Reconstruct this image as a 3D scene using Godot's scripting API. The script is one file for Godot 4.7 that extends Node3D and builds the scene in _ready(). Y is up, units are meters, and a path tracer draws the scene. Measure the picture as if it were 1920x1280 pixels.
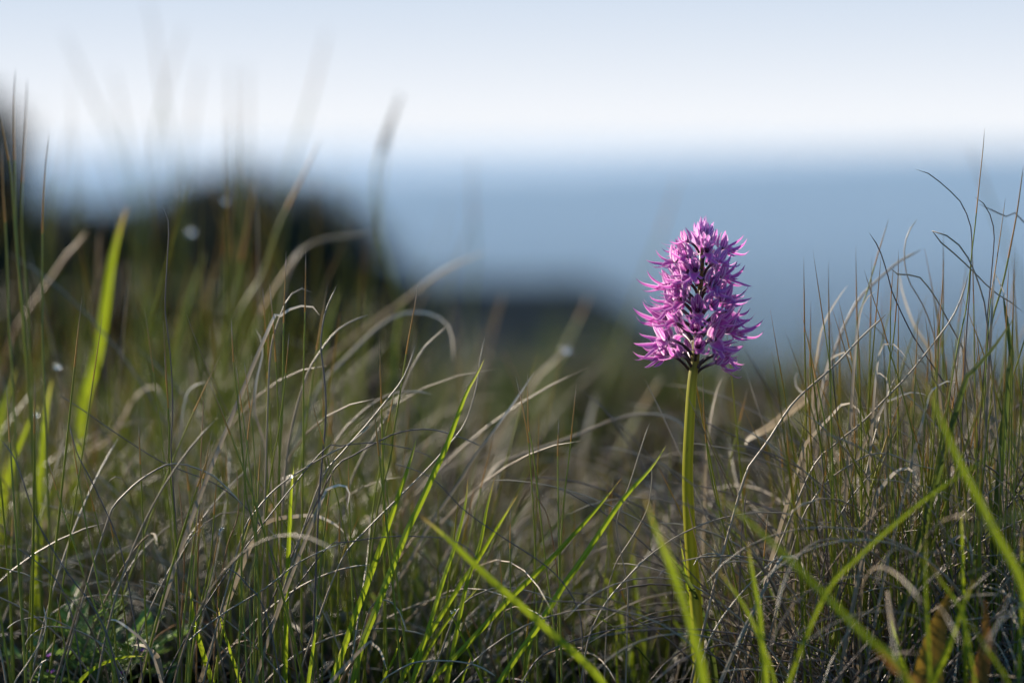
extends Node3D

const TY := 0.141176            # half height of the frame at one metre: an 85 mm lens on a 24 mm high sensor
const FOCUS := 1.063
const CAM_H := 0.2295
const PITCH := 0.0793

var rng := RandomNumberGenerator.new()
var soil_noise := FastNoiseLite.new()
var far_noise := FastNoiseLite.new()
var cam_at := Vector3(0, CAM_H, 0)
var cam_f := Vector3(0, -sin(PITCH), -cos(PITCH))
var cam_u := Vector3(0, cos(PITCH), -sin(PITCH))
var M := {}
var used := {}

# ---------------------------------------------------------------- geometry collector
class Shape:
	var v := PackedVector3Array()
	var n := PackedVector3Array()
	var c := PackedColorArray()
	var i := PackedInt32Array()

	func grid(p: Array, col: Array) -> void:
		# rows of points and colours; normals by differences
		var rows := p.size()
		var cols: int = p[0].size()
		var first := v.size()
		for a in rows:
			for b in cols:
				var a0: int = maxi(a - 1, 0)
				var a1: int = mini(a + 1, rows - 1)
				var b0: int = maxi(b - 1, 0)
				var b1: int = mini(b + 1, cols - 1)
				var du: Vector3 = p[a1][b] - p[a0][b]
				var dv: Vector3 = p[a][b1] - p[a][b0]
				v.append(p[a][b])
				n.append(du.cross(dv).normalized())
				c.append(col[a][b])
		for a in rows - 1:
			for b in cols - 1:
				var k := first + a * cols + b
				i.append(k); i.append(k + 1); i.append(k + cols)
				i.append(k + 1); i.append(k + cols + 1); i.append(k + cols)

	func mesh() -> ArrayMesh:
		var arr := []
		arr.resize(Mesh.ARRAY_MAX)
		arr[Mesh.ARRAY_VERTEX] = v
		arr[Mesh.ARRAY_NORMAL] = n
		arr[Mesh.ARRAY_COLOR] = c
		arr[Mesh.ARRAY_INDEX] = i
		var m := ArrayMesh.new()
		m.add_surface_from_arrays(Mesh.PRIMITIVE_TRIANGLES, arr)
		return m

	# folded leaf: two halves that meet in a keel, each with its own normal
	func ribbon(pts: PackedVector3Array, w: float, facing: Vector3, turn0: float, turn1: float, fold: float, blunt: float, cols: PackedColorArray) -> void:
		var last := pts.size() - 1
		var first := v.size()
		for k in last + 1:
			var t := float(k) / last
			var tan: Vector3 = (pts[mini(k + 1, last)] - pts[maxi(k - 1, 0)]).normalized()
			var side := facing.cross(tan).normalized().rotated(tan, lerpf(turn0, turn1, t))
			var out := tan.cross(side)
			var half := 0.5 * w * minf(1.0, 0.65 + t * 1.6) * pow(maxf(1.0 - pow(t, blunt), 0.0004), 0.75)
			var l := pts[k] - side * half + out * half * fold
			var r := pts[k] + side * half + out * half * fold
			var nl := (out + side * fold).normalized()
			var nr := (out - side * fold).normalized()
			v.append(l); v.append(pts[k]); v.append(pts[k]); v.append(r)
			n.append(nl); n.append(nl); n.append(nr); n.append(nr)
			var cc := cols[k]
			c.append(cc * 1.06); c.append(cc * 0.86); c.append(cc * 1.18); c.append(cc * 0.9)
		for k in last:
			var a := first + k * 4
			for h in [0, 2]:
				var q: int = a + h
				i.append(q); i.append(q + 1); i.append(q + 4)
				i.append(q + 1); i.append(q + 5); i.append(q + 4)

	func tube(pts: PackedVector3Array, r: float, sides: int, thin: float, cols: PackedColorArray, end_r := 0.12) -> void:
		var last := pts.size() - 1
		var first := v.size()
		var ref := Vector3(0.31, 0.2, 0.93).normalized()
		for k in last + 1:
			var t := float(k) / last
			var tan: Vector3 = (pts[mini(k + 1, last)] - pts[maxi(k - 1, 0)]).normalized()
			var s := tan.cross(ref).normalized()
			var o := s.cross(tan)
			var rr := r * lerpf(1.0, thin, t)
			if k == last:
				rr *= end_r
			for q in sides:
				var ang := TAU * q / sides
				var d := s * cos(ang) + o * sin(ang)
				v.append(pts[k] + d * rr)
				n.append(d)
				c.append(cols[k])
		for k in last:
			for q in sides:
				var a := first + k * sides + q
				var b := first + k * sides + (q + 1) % sides
				i.append(a); i.append(b); i.append(a + sides)
				i.append(b); i.append(b + sides); i.append(a + sides)

# ---------------------------------------------------------------- naming helpers
func numbered(called: String) -> String:
	used[called] = used.get(called, 0) + 1
	return called if used[called] == 1 else "%s_%03d" % [called, used[called] - 1]

func part(called: String, sh: Shape, mat: Material, parent: Node3D) -> MeshInstance3D:
	var o := MeshInstance3D.new()
	o.name = called
	o.mesh = sh.mesh()
	o.material_override = mat
	parent.add_child(o, true)
	return o

func top(called: String, sh: Shape, mat: Material) -> MeshInstance3D:
	var o := MeshInstance3D.new()
	o.name = numbered(called)
	o.mesh = sh.mesh()
	o.material_override = mat
	add_child(o)
	return o

func tag(o: Node3D, label: String, category: String, group := "", kind := "") -> void:
	o.set_meta("label", label)
	if category: o.set_meta("category", category)
	if group: o.set_meta("group", group)
	if kind: o.set_meta("kind", kind)

# ---------------------------------------------------------------- places and curves
func at(px: float, py: float, d: float) -> Vector3:
	var s := 2.0 * TY * d / 1280.0
	return cam_at + Vector3.RIGHT * ((px - 960.0) * s) + cam_u * ((640.0 - py) * s) + cam_f * d

func ground(x: float, z: float) -> float:
	var s := -z
	var near := smoothstep(40.0, 6.0, Vector2(x, z).length())
	var h := (soil_noise.get_noise_2d(x * 100.0, z * 100.0) * 0.018 + soil_noise.get_noise_2d(x * 420.0, z * 420.0) * 0.005) * near
	# a hummock under the dense tuft
	h += 0.022 * exp(-pow((x - 0.21) / 0.10, 2.0) - pow((s - 1.12) / 0.16, 2.0))
	h += 0.020 * exp(-pow((x + 0.22) / 0.16, 2.0) - pow((s - 1.5) / 0.3, 2.0))
	h -= 0.04 * near
	if s > 2.7:
		var slope := 0.125 * (s - 2.7) * smoothstep(2.7, 3.6, s)
		if s > 40.0:
			slope += 0.42 * (s - 40.0)
		h -= minf(slope, 100.0)
		if s > 60.0:
			h += 5.0 * far_noise.get_noise_2d(x * 0.4, z * 0.4) * smoothstep(60.0, 600.0, s)
	return h

func smooth_line(p: PackedVector3Array, count: int) -> PackedVector3Array:
	# Catmull-Rom through the points, spaced evenly along the line
	var fine := PackedVector3Array()
	for k in p.size() - 1:
		var a := p[maxi(k - 1, 0)]
		var d := p[mini(k + 2, p.size() - 1)]
		for q in 8:
			fine.append(p[k].cubic_interpolate(p[k + 1], a, d, q / 8.0))
	fine.append(p[p.size() - 1])
	var length := 0.0
	for k in fine.size() - 1:
		length += fine[k].distance_to(fine[k + 1])
	var out := PackedVector3Array()
	var step := length / (count - 1)
	var gone := 0.0
	var k := 0
	for q in count:
		var want := minf(step * q, length - 1e-7)
		while k < fine.size() - 2 and gone + fine[k].distance_to(fine[k + 1]) < want:
			gone += fine[k].distance_to(fine[k + 1])
			k += 1
		var seg := maxf(fine[k].distance_to(fine[k + 1]), 1e-9)
		out.append(fine[k].lerp(fine[k + 1], clampf((want - gone) / seg, 0.0, 1.0)))
	return out

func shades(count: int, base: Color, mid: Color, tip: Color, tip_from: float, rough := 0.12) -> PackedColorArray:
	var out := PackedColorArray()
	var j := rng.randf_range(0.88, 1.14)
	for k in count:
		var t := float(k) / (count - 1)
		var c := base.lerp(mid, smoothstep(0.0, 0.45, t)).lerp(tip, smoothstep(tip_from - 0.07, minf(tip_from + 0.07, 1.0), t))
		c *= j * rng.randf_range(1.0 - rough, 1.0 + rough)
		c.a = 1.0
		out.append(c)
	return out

# ---------------------------------------------------------------- single blades and stalks traced from the photograph
const LOOK := {
	# name, category, group, tube?, base, mid, tip, tip from
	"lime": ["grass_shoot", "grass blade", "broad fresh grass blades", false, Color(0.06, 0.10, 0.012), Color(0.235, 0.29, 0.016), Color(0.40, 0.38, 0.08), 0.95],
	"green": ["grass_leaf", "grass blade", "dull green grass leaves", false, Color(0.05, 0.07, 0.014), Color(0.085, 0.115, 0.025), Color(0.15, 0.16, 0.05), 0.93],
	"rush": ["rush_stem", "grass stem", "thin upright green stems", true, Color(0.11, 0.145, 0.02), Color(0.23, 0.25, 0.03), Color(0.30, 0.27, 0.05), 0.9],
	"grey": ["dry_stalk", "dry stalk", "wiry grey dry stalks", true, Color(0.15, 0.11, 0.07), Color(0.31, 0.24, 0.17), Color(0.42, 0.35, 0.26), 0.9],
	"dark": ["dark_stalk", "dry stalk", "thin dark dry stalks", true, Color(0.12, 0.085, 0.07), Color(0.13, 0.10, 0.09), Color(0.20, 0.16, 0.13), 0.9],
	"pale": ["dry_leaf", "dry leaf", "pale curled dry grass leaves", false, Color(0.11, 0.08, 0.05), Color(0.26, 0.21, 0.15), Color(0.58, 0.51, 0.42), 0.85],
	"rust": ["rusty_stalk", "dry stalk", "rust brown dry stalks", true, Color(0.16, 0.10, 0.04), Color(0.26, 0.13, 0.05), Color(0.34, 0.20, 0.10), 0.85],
}

func trace(kind: String, d: float, w: float, label: String, px: Array, d_base := -1.0) -> MeshInstance3D:
	# px: the outline's middle from the tip down; it goes on to the ground by itself
	var look: Array = LOOK[kind]
	if d_base < 0.0:
		d_base = d + rng.randf_range(-0.012, 0.012)
	var p := PackedVector3Array()
	var num: int = px.size() / 2
	for k in range(num - 1, -1, -1):
		p.append(at(px[2 * k], px[2 * k + 1], lerpf(d, d_base, float(k) / (num - 1))))
	var low := p[0]
	var dir := (p[0] - p[1]).normalized()
	if dir.y < 0.25:
		dir = (dir * 0.75 + Vector3(0, -0.5, 0)).normalized()
		var foot := low
		for k in 12:
			if foot.y < ground(foot.x, foot.z) - 0.006:
				break
			dir = (dir + Vector3(0, -0.14, 0)).normalized()
			foot += dir * maxf(0.012, (foot.y - ground(foot.x, foot.z)) * 0.4)
			p.insert(0, foot)
	else:
		p.insert(0, low + dir * 0.02)
	var count := clampi(p.size() * 5, 18, 44)
	var line := smooth_line(p, count)
	var width := w * 2.0 * TY * d / 1280.0
	var sh := Shape.new()
	var o: MeshInstance3D
	if look[3]:
		var cols := shades(count, look[4], look[5], look[6], look[7])
		if kind == "rush":
			# the stem, and its withered tip as a piece of its own
			var cut := int(count * rng.randf_range(0.80, 0.90))
			var thin_at := lerpf(1.0, 0.5, float(cut) / (count - 1))
			sh.tube(line.slice(0, cut + 1), width * 0.5, 6, thin_at, cols.slice(0, cut + 1), 1.0)
			o = top(look[0], sh, M.stem)
			var tip := Shape.new()
			var rest := line.slice(cut)
			var tc := shades(rest.size(), Color(0.50, 0.23, 0.035), Color(0.42, 0.22, 0.06), Color(0.36, 0.29, 0.22), 0.7)
			tip.tube(rest, width * 0.5 * thin_at * 1.04, 6, 0.55, tc)
			part("withered_tip", tip, M.dry, o)
		else:
			sh.tube(line, width * 0.5, 6, 0.55, cols)
			o = top(look[0], sh, M.dry)
	else:
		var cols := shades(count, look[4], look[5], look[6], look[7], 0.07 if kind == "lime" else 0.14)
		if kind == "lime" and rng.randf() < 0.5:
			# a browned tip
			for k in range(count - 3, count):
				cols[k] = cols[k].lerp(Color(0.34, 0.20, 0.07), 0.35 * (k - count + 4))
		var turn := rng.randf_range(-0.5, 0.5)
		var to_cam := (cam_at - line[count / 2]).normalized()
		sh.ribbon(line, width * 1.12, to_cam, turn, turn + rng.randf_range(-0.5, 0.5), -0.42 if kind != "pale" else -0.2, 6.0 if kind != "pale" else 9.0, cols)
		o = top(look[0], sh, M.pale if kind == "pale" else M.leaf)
	tag(o, label, look[1], look[2])
	return o

# ---------------------------------------------------------------- grass in bulk
func blade_line(root: Vector3, length: float, azimuth: float, tilt: float, bend: float, power: float, wander: float, count: int) -> PackedVector3Array:
	var p := root
	var out := PackedVector3Array([p])
	var az := azimuth
	for k in count - 1:
		var t := float(k + 1) / (count - 1)
		var th := tilt + bend * pow(t, power)
		az += wander / count
		p += Vector3(sin(th) * cos(az), cos(th), sin(th) * sin(az)) * (length / (count - 1))
		out.append(p)
	return out

func sow(sh: Shape, kind: String, count: int, x0: float, x1: float, s0: float, s1: float, l0: float, l1: float, clump := 0.0) -> void:
	var look: Array = LOOK[kind]
	var centre := Vector2.ZERO
	for q in count:
		var x := rng.randf_range(x0, x1)
		var s := rng.randf_range(s0, s1)
		if clump > 0.0:
			if q % 14 == 0:
				centre = Vector2(x, s)
			x = centre.x + rng.randfn(0.0, clump)
			s = maxf(centre.y + rng.randfn(0.0, clump), s0 - 0.015)
		if s < 0.93 and absf(x - 0.085) < 0.05:
			continue
		if absf(x + 0.187) < 0.046 and s < 1.16 and q % 8 != 0:
			continue  # the herb keeps its place
		if absf(x - 0.081) < 0.022 and s < 1.075:
			continue  # and so does the orchid
		var root := Vector3(x, ground(x, -s) - 0.004, -s)
		var az := rng.randf_range(0, TAU)
		var length := rng.randf_range(l0, l1) * (0.8 + 0.25 * soil_noise.get_noise_2d(x * 300.0, s * 300.0))
		var line: PackedVector3Array
		match kind:
			"rush":
				line = blade_line(root, length, az, absf(rng.randfn(0.0, 0.16)), rng.randf_range(-0.1, 0.35), 1.4, 0.3, 8)
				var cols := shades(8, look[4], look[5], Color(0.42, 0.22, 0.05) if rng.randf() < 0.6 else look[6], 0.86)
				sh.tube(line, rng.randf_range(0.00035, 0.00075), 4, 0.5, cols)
			"lime", "green":
				line = blade_line(root, length, az, absf(rng.randfn(0.0, 0.3)), rng.randf_range(0.0, 0.9), 1.6, 0.5, 9)
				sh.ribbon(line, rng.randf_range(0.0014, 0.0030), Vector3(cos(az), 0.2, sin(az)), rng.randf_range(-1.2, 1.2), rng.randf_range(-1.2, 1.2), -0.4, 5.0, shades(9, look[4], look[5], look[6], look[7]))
			"pale":
				line = blade_line(root, length, az, rng.randf_range(0.1, 0.8), rng.randf_range(0.8, 3.6), 1.7, rng.randf_range(-2.0, 2.0), 14)
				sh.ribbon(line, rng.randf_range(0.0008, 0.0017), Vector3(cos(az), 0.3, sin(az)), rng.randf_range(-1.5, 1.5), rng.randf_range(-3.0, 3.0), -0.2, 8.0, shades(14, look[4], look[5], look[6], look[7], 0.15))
			_:
				var flat := rng.randf()
				line = blade_line(root, length, az, rng.randf_range(0.05, 0.5 + flat * 0.7), rng.randf_range(0.1, 1.6) * (1.0 if flat < 0.88 else 1.6), 1.5, rng.randf_range(-1.2, 1.2), 13)
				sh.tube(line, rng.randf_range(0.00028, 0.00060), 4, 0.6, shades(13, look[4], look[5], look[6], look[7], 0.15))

# ---------------------------------------------------------------- the orchid
func petal(sh: Shape, spine: PackedVector3Array, w: float, side: Vector3, cup: float, broad: float, base: Color, vein: Color, edge: Color, stripes: float, pale_base: float) -> void:
	var rows := spine.size()
	var p := []
	var col := []
	var cols := 13 if stripes > 0.0 else 5
	for a in rows:
		var t := float(a) / (rows - 1)
		var tan: Vector3 = (spine[mini(a + 1, rows - 1)] - spine[maxi(a - 1, 0)]).normalized()
		var s := (side - tan * side.dot(tan)).normalized()
		var o := s.cross(tan)
		var half := 0.5 * w * maxf(pow(sin(PI * pow(clampf(t * 0.94 + 0.06, 0.0, 1.0), broad)), 0.8), 0.03)
		var row := PackedVector3Array()
		var crow := PackedColorArray()
		for b in cols:
			var j := 2.0 * b / (cols - 1) - 1.0
			row.append(spine[a] + s * (j * half) + o * (cup * half * j * j))
			var c := base
			if stripes > 0.0:
				c = base.lerp(vein, clampf(0.5 + 1.1 * cos(j * PI * stripes), 0.0, 1.0))
			c = c.lerp(edge, smoothstep(0.55, 1.0, absf(j)) * 0.85)
			c = c.lerp(Color(0.88, 0.76, 0.84), smoothstep(pale_base, 0.0, t) * 0.85)
			c *= rng.randf_range(0.92, 1.08)
			c.a = 1.0
			crow.append(c)
		p.append(row)
		col.append(crow)
	sh.grid(p, col)

func arc(a: Vector3, b: Vector3, c: Vector3, d: Vector3, count: int) -> PackedVector3Array:
	var out := PackedVector3Array()
	for k in count:
		out.append(a.bezier_interpolate(b, c, d, float(k) / (count - 1)))
	return out

func floret(orchid: Node3D, base: Vector3, az: float, s: float, rise: float, reach: float, droop: float, hood_up: float) -> void:
	# az 0 points to the camera, positive to the picture's right
	var out := Vector3(sin(az), 0, cos(az))
	var up := Vector3.UP
	var mm := 0.001 * s
	var e := base + out * (reach * mm) + up * (rise * mm)
	var ov := Shape.new()
	var spine := arc(base, base + (out * 0.25 + up * 0.8) * rise * 0.6 * mm, e - (out * 0.9 + up * 0.25) * 3.0 * mm, e, 9)
	var oc := PackedColorArray()
	for k in 9:
		var g := float(k) / 8
		oc.append(Color(0.060, 0.035, 0.035).lerp(Color(0.60, 0.34, 0.55), smoothstep(0.55, 0.95, g)))
	ov.tube(spine, 0.75 * mm, 7, 1.0, oc, 0.8)
	var body := part("floret", ov, M.ovary, orchid)
	# the hood: three sepals and two petals that lean together
	var f := (out * cos(-droop * 0.3) + up * sin(-droop * 0.3)).normalized()
	var side := up.cross(out).normalized()
	var lift := (out * cos(hood_up) + up * sin(hood_up)).normalized()
	var back := (up * cos(hood_up) - out * sin(hood_up)).normalized()
	var tone := Color(1, 1, 1).lerp(Color(0.93, 0.88, 0.97), rng.randf()) * rng.randf_range(0.85, 1.08)
	var pb := Color(0.88, 0.45, 0.75) * tone
	var pv := Color(0.36, 0.035, 0.36) * tone
	var pe := Color(0.92, 0.76, 0.90)
	for k in 3:
		var q: float = [0.0, 1.0, -1.0][k]
		var sh := Shape.new()
		var spread := side * q
		var len := rng.randf_range(7.2, 9.8) * mm
		var open := rng.randf_range(0.7, 1.25)
		var o0 := e + spread * 0.5 * mm + back * (0.8 * mm if k == 0 else -0.4 * mm)
		var tipv := lift * len + spread * len * 0.20 * open + back * (0.12 * len if k == 0 else -0.02 * len) * open
		petal(sh, arc(o0, o0 + lift * len * 0.25 + spread * len * 0.20 + back * (len * 0.16 if k == 0 else 0.0), o0 + lift * len * 0.65 + spread * len * 0.26 * open + back * (len * 0.14 if k == 0 else 0.0), o0 + tipv, 9), 4.2 * mm, (side if k == 0 else (back * 0.9 - side * 0.45 * q)), (-0.5 if k == 0 else -0.45 * q), 0.72, pb, pv, pe, 3.0, 0.18)
		part("sepal", sh, M.petal, body)
	for q in [1.0, -1.0]:
		var sh := Shape.new()
		var len := rng.randf_range(6.0, 7.5) * mm
		var o0: Vector3 = e + side * 0.4 * q * mm + back * 0.2 * mm
		petal(sh, arc(o0, o0 + lift * len * 0.3 + side * q * len * 0.1, o0 + lift * len * 0.7 + side * q * len * 0.12, o0 + lift * len + side * q * len * 0.06, 7), 1.8 * mm, side, 0.3, 0.8, pb, pv, pe, 2.0, 0.1)
		part("petal", sh, M.petal, body)
	# the lip: a body, two arms, two legs and a short tail between them
	var lp := Shape.new()
	var roll := rng.randf_range(0.35, 1.1) * (1.0 if rng.randf() < 0.5 else -1.0) * absf(sin(az)) + rng.randf_range(-0.2, 0.2)
	var down := (out * cos(droop) - up * sin(droop)).normalized()
	var under := (up * cos(droop) + out * sin(droop)).normalized().rotated(down, roll)
	var level := side
	side = side.rotated(down, roll)
	var lb := Color(0.64, 0.15, 0.52) * tone
	var lv := Color(0.34, 0.04, 0.42) * tone
	var le := Color(0.86, 0.56, 0.84)
	var l0 := e + f * 0.6 * mm - up * 0.5 * mm
	var waist := l0 + down * 5.2 * mm - up * 0.6 * mm
	petal(lp, arc(l0 - down * 0.6 * mm, l0 + down * 2.0 * mm + under * 0.6 * mm, waist - down * 1.2 * mm + under * 0.5 * mm, waist + down * 2.2 * mm, 9), 5.2 * mm, side, -0.35, 0.95, lb, lv, le, 0.0, 0.42)
	for q in [1.0, -1.0]:
		var curl := rng.randf_range(1.2, 4.2)
		var a0: Vector3 = l0 + down * 2.4 * mm + side * q * 1.0 * mm
		var la := rng.randf_range(6.5, 9.0) * mm
		petal(lp, arc(a0, a0 + (side * q * 0.8 + down * 0.5) * la * 0.35, a0 + (side * q * 0.55 + down * 0.9) * la * 0.7, a0 + (side * q * 0.6 + down * 0.85) * la + Vector3.UP * curl * mm, 9), 1.7 * mm, down * 0.8 - side * q * 0.5, -0.3, 0.75, lb, lv, le, 0.0, 0.05)
		var g0: Vector3 = waist + side * q * 0.7 * mm
		var lg := rng.randf_range(7.5, 10.5) * mm
		petal(lp, arc(g0 - down * 1.0 * mm, g0 + (down * 0.9 + side * q * 0.3) * lg * 0.35, g0 + (down + side * q * 0.42) * lg * 0.7 - under * 0.6 * mm, g0 + (down * 0.95 + side * q * rng.randf_range(0.2, 0.5)) * lg + Vector3.UP * rng.randf_range(1.0, 5.5) * mm, 9), 1.9 * mm, side + under * 0.25 * q, -0.3, 0.7, lb, lv, le, 0.0, 0.02)
	petal(lp, arc(waist, waist + down * 1.2 * mm, waist + down * 2.4 * mm, waist + down * 3.6 * mm + under * 0.6 * mm, 6), 0.8 * mm, side, 0.0, 0.7, lb, lv, le, 0.0, 0.02)
	part("lip", lp, M.petal, body)
	side = level
	# the column in the throat
	var cl := Shape.new()
	var c0 := e + lift * 0.4 * mm
	var cc := PackedColorArray([Color(0.30, 0.12, 0.28), Color(0.10, 0.02, 0.08), Color(0.07, 0.012, 0.06), Color(0.09, 0.02, 0.07), Color(0.24, 0.10, 0.20)])
	cl.tube(arc(c0 - f * 0.2 * mm, c0 + f * 0.8 * mm, c0 + f * 1.4 * mm + up * 0.5 * mm, c0 + f * 2.0 * mm + up * 0.9 * mm, 5), 1.25 * mm, 7, 0.8, cc, 0.3)
	part("column", cl, M.ovary, body)
	var br := Shape.new()
	petal(br, arc(base, base + (out * 0.6 + up * 0.7) * 1.2 * mm, base + (out * 0.7 + up * 0.9) * 2.4 * mm, base + (out * 0.6 + up) * 4.0 * mm, 5), 1.6 * mm, side, -0.3, 0.7, Color(0.25, 0.17, 0.16), Color(0.16, 0.08, 0.10), Color(0.36, 0.28, 0.22), 0.0, 0.0)
	part("bract", br, M.petal, body)

func bud(orchid: Node3D, base: Vector3, dir: Vector3, length: float, w: float) -> void:
	# a floret that has not opened: sepals still closed to a pointed cone
	var side := dir.cross(Vector3(0.2, 0.1, 1.0)).normalized()
	var fwd := side.cross(dir)
	var core := Shape.new()
	var oc := PackedColorArray([Color(0.2, 0.1, 0.16), Color(0.5, 0.24, 0.5), Color(0.55, 0.2, 0.56), Color(0.5, 0.16, 0.5), Color(0.5, 0.16, 0.5)])
	core.tube(arc(base, base + dir * length * 0.2, base + dir * length * 0.4, base + dir * length * 0.6, 5), w * 0.3, 7, 0.6, oc, 0.1)
	var body := part("bud", core, M.petal, orchid)
	for k in 3:
		var ang := TAU * k / 3.0 + rng.randf_range(-0.3, 0.3)
		var o := side * cos(ang) + fwd * sin(ang)
		var sh := Shape.new()
		var len := length * rng.randf_range(0.85, 1.1)
		petal(sh, arc(base + o * w * 0.2, base + dir * len * 0.3 + o * w * 0.55, base + dir * len * 0.65 + o * w * 0.45, base + dir * len + o * w * rng.randf_range(0.05, 0.6), 8), w * 0.9, dir.cross(o), 0.45, 0.7, Color(0.82, 0.46, 0.78), Color(0.38, 0.07, 0.42), Color(0.88, 0.68, 0.86), 2.0, 0.1)
		part("sepal", sh, M.petal, body)

func build_orchid() -> void:
	var foot := at(1312, 1264, FOCUS)
	foot.y = ground(foot.x, foot.z) - 0.004
	var root := Node3D.new()
	root.name = numbered("orchid")
	root.position = foot
	add_child(root)
	tag(root, "tall orchid with a dense purple pink flower spike on a yellow green stem", "orchid")
	# stem: lightly ribbed, a little bent
	var trail := [1311, 1262, 1308, 1180, 1303, 1110, 1297, 1040, 1292, 960, 1290, 880, 1293, 800, 1298, 720, 1304, 670, 1308, 620, 1312, 560, 1316, 500, 1320, 455]
	var p := PackedVector3Array([Vector3.ZERO])
	for k in trail.size() / 2:
		p.append(at(trail[2 * k], trail[2 * k + 1], FOCUS + 0.004 * sin(k * 0.8)) - foot)
	var line := smooth_line(p, 120)
	var sh := Shape.new()
	var rows := []
	var cols := []
	for k in line.size():
		var t := float(k) / (line.size() - 1)
		var tan: Vector3 = (line[mini(k + 1, line.size() - 1)] - line[maxi(k - 1, 0)]).normalized()
		var s := tan.cross(Vector3.FORWARD).normalized()
		var o := s.cross(tan)
		var r := lerpf(0.00285, 0.00258, smoothstep(0.0, 0.25, t)) * (1.0 - 0.14 * smoothstep(0.4, 0.66, t)) * (1.0 - 0.55 * smoothstep(0.66, 1.0, t))
		var row := PackedVector3Array()
		var crow := PackedColorArray()
		for q in 25:
			var ang := TAU * q / 24.0
			row.append(line[k] + (s * cos(ang) + o * sin(ang)) * r * (1.0 + 0.035 * cos(ang * 6.0 + t * 1.5) + 0.02 * cos(ang * 11.0)))
			var c := Color(0.42, 0.39, 0.035).lerp(Color(0.31, 0.31, 0.025), 0.5 + 0.5 * cos(ang * 6.0 + t * 1.5))
			c = c.lerp(Color(0.16, 0.11, 0.06), smoothstep(0.68, 0.85, t) * 0.8)
			c *= 1.0 + 0.16 * far_noise.get_noise_2d(ang * 300.0, t * 260.0) + 0.12 * soil_noise.get_noise_2d(ang * 140.0, t * 30.0)
			if rng.randf() < 0.012:
				c = c.lerp(Color(0.16, 0.10, 0.03), 0.6)
			c.a = 1.0
			crow.append(c)
		rows.append(row)
		cols.append(crow)
	sh.grid(rows, cols)
	part("stem", sh, M.orchid_stem, root)
	# florets up the spike in a spiral
	var n := 42
	for k in n:
		var t := float(k) / (n - 1)
		var y := lerpf(700, 474, pow(t, 1.05))
		var x := lerpf(1301, 1318, t)
		var base := at(x, y, FOCUS) - foot
		var az := k * 2.39996 + 0.9 + rng.randf_range(-0.3, 0.3)
		base += Vector3(sin(az), 0, cos(az)) * 0.0018
		var s := (lerpf(1.12, 0.80, pow(t, 2.0)) - 0.16 * smoothstep(0.25, 0.0, t)) * rng.randf_range(0.92, 1.08)
		floret(root, base, az, s, rng.randf_range(5.5, 8.5), lerpf(10.0, 7.0, pow(t, 1.5)) * rng.randf_range(0.82, 1.15), rng.randf_range(-0.2, 0.6) - t * 0.2, lerpf(0.7, 1.1, t) + rng.randf_range(-0.3, 0.3))
	for q in [[1318, 492, 0.15, 0.86], [1309, 534, -0.55, 0.95], [1316, 556, 0.35, 0.95], [1309, 608, -0.1, 1.05], [1309, 662, 0.65, 1.08], [1306, 585, -0.75, 1.0]]:
		floret(root, at(q[0], q[1], FOCUS - 0.0018) - foot, q[2], q[3], 6.0, 8.5, 0.45, 0.85)
	floret(root, at(1297, 704, FOCUS + 0.001) - foot, -1.25, 1.0, 10.0, 11.0, 0.25, 0.8)
	floret(root, at(1309, 690, FOCUS - 0.002) - foot, 1.2, 1.0, 7.5, 11.0, 0.8, 0.35)
	for k in 13:
		var az := k * 2.39996
		var lean := 0.85 * (1.0 - k / 13.0)
		var base := at(1319, 468 - k * 0.9, FOCUS) - foot
		var dir := Vector3(sin(az) * lean, 1, cos(az) * lean).normalized()
		bud(root, base + dir * 0.002, dir, rng.randf_range(0.0080, 0.0105), 0.0030)

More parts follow.
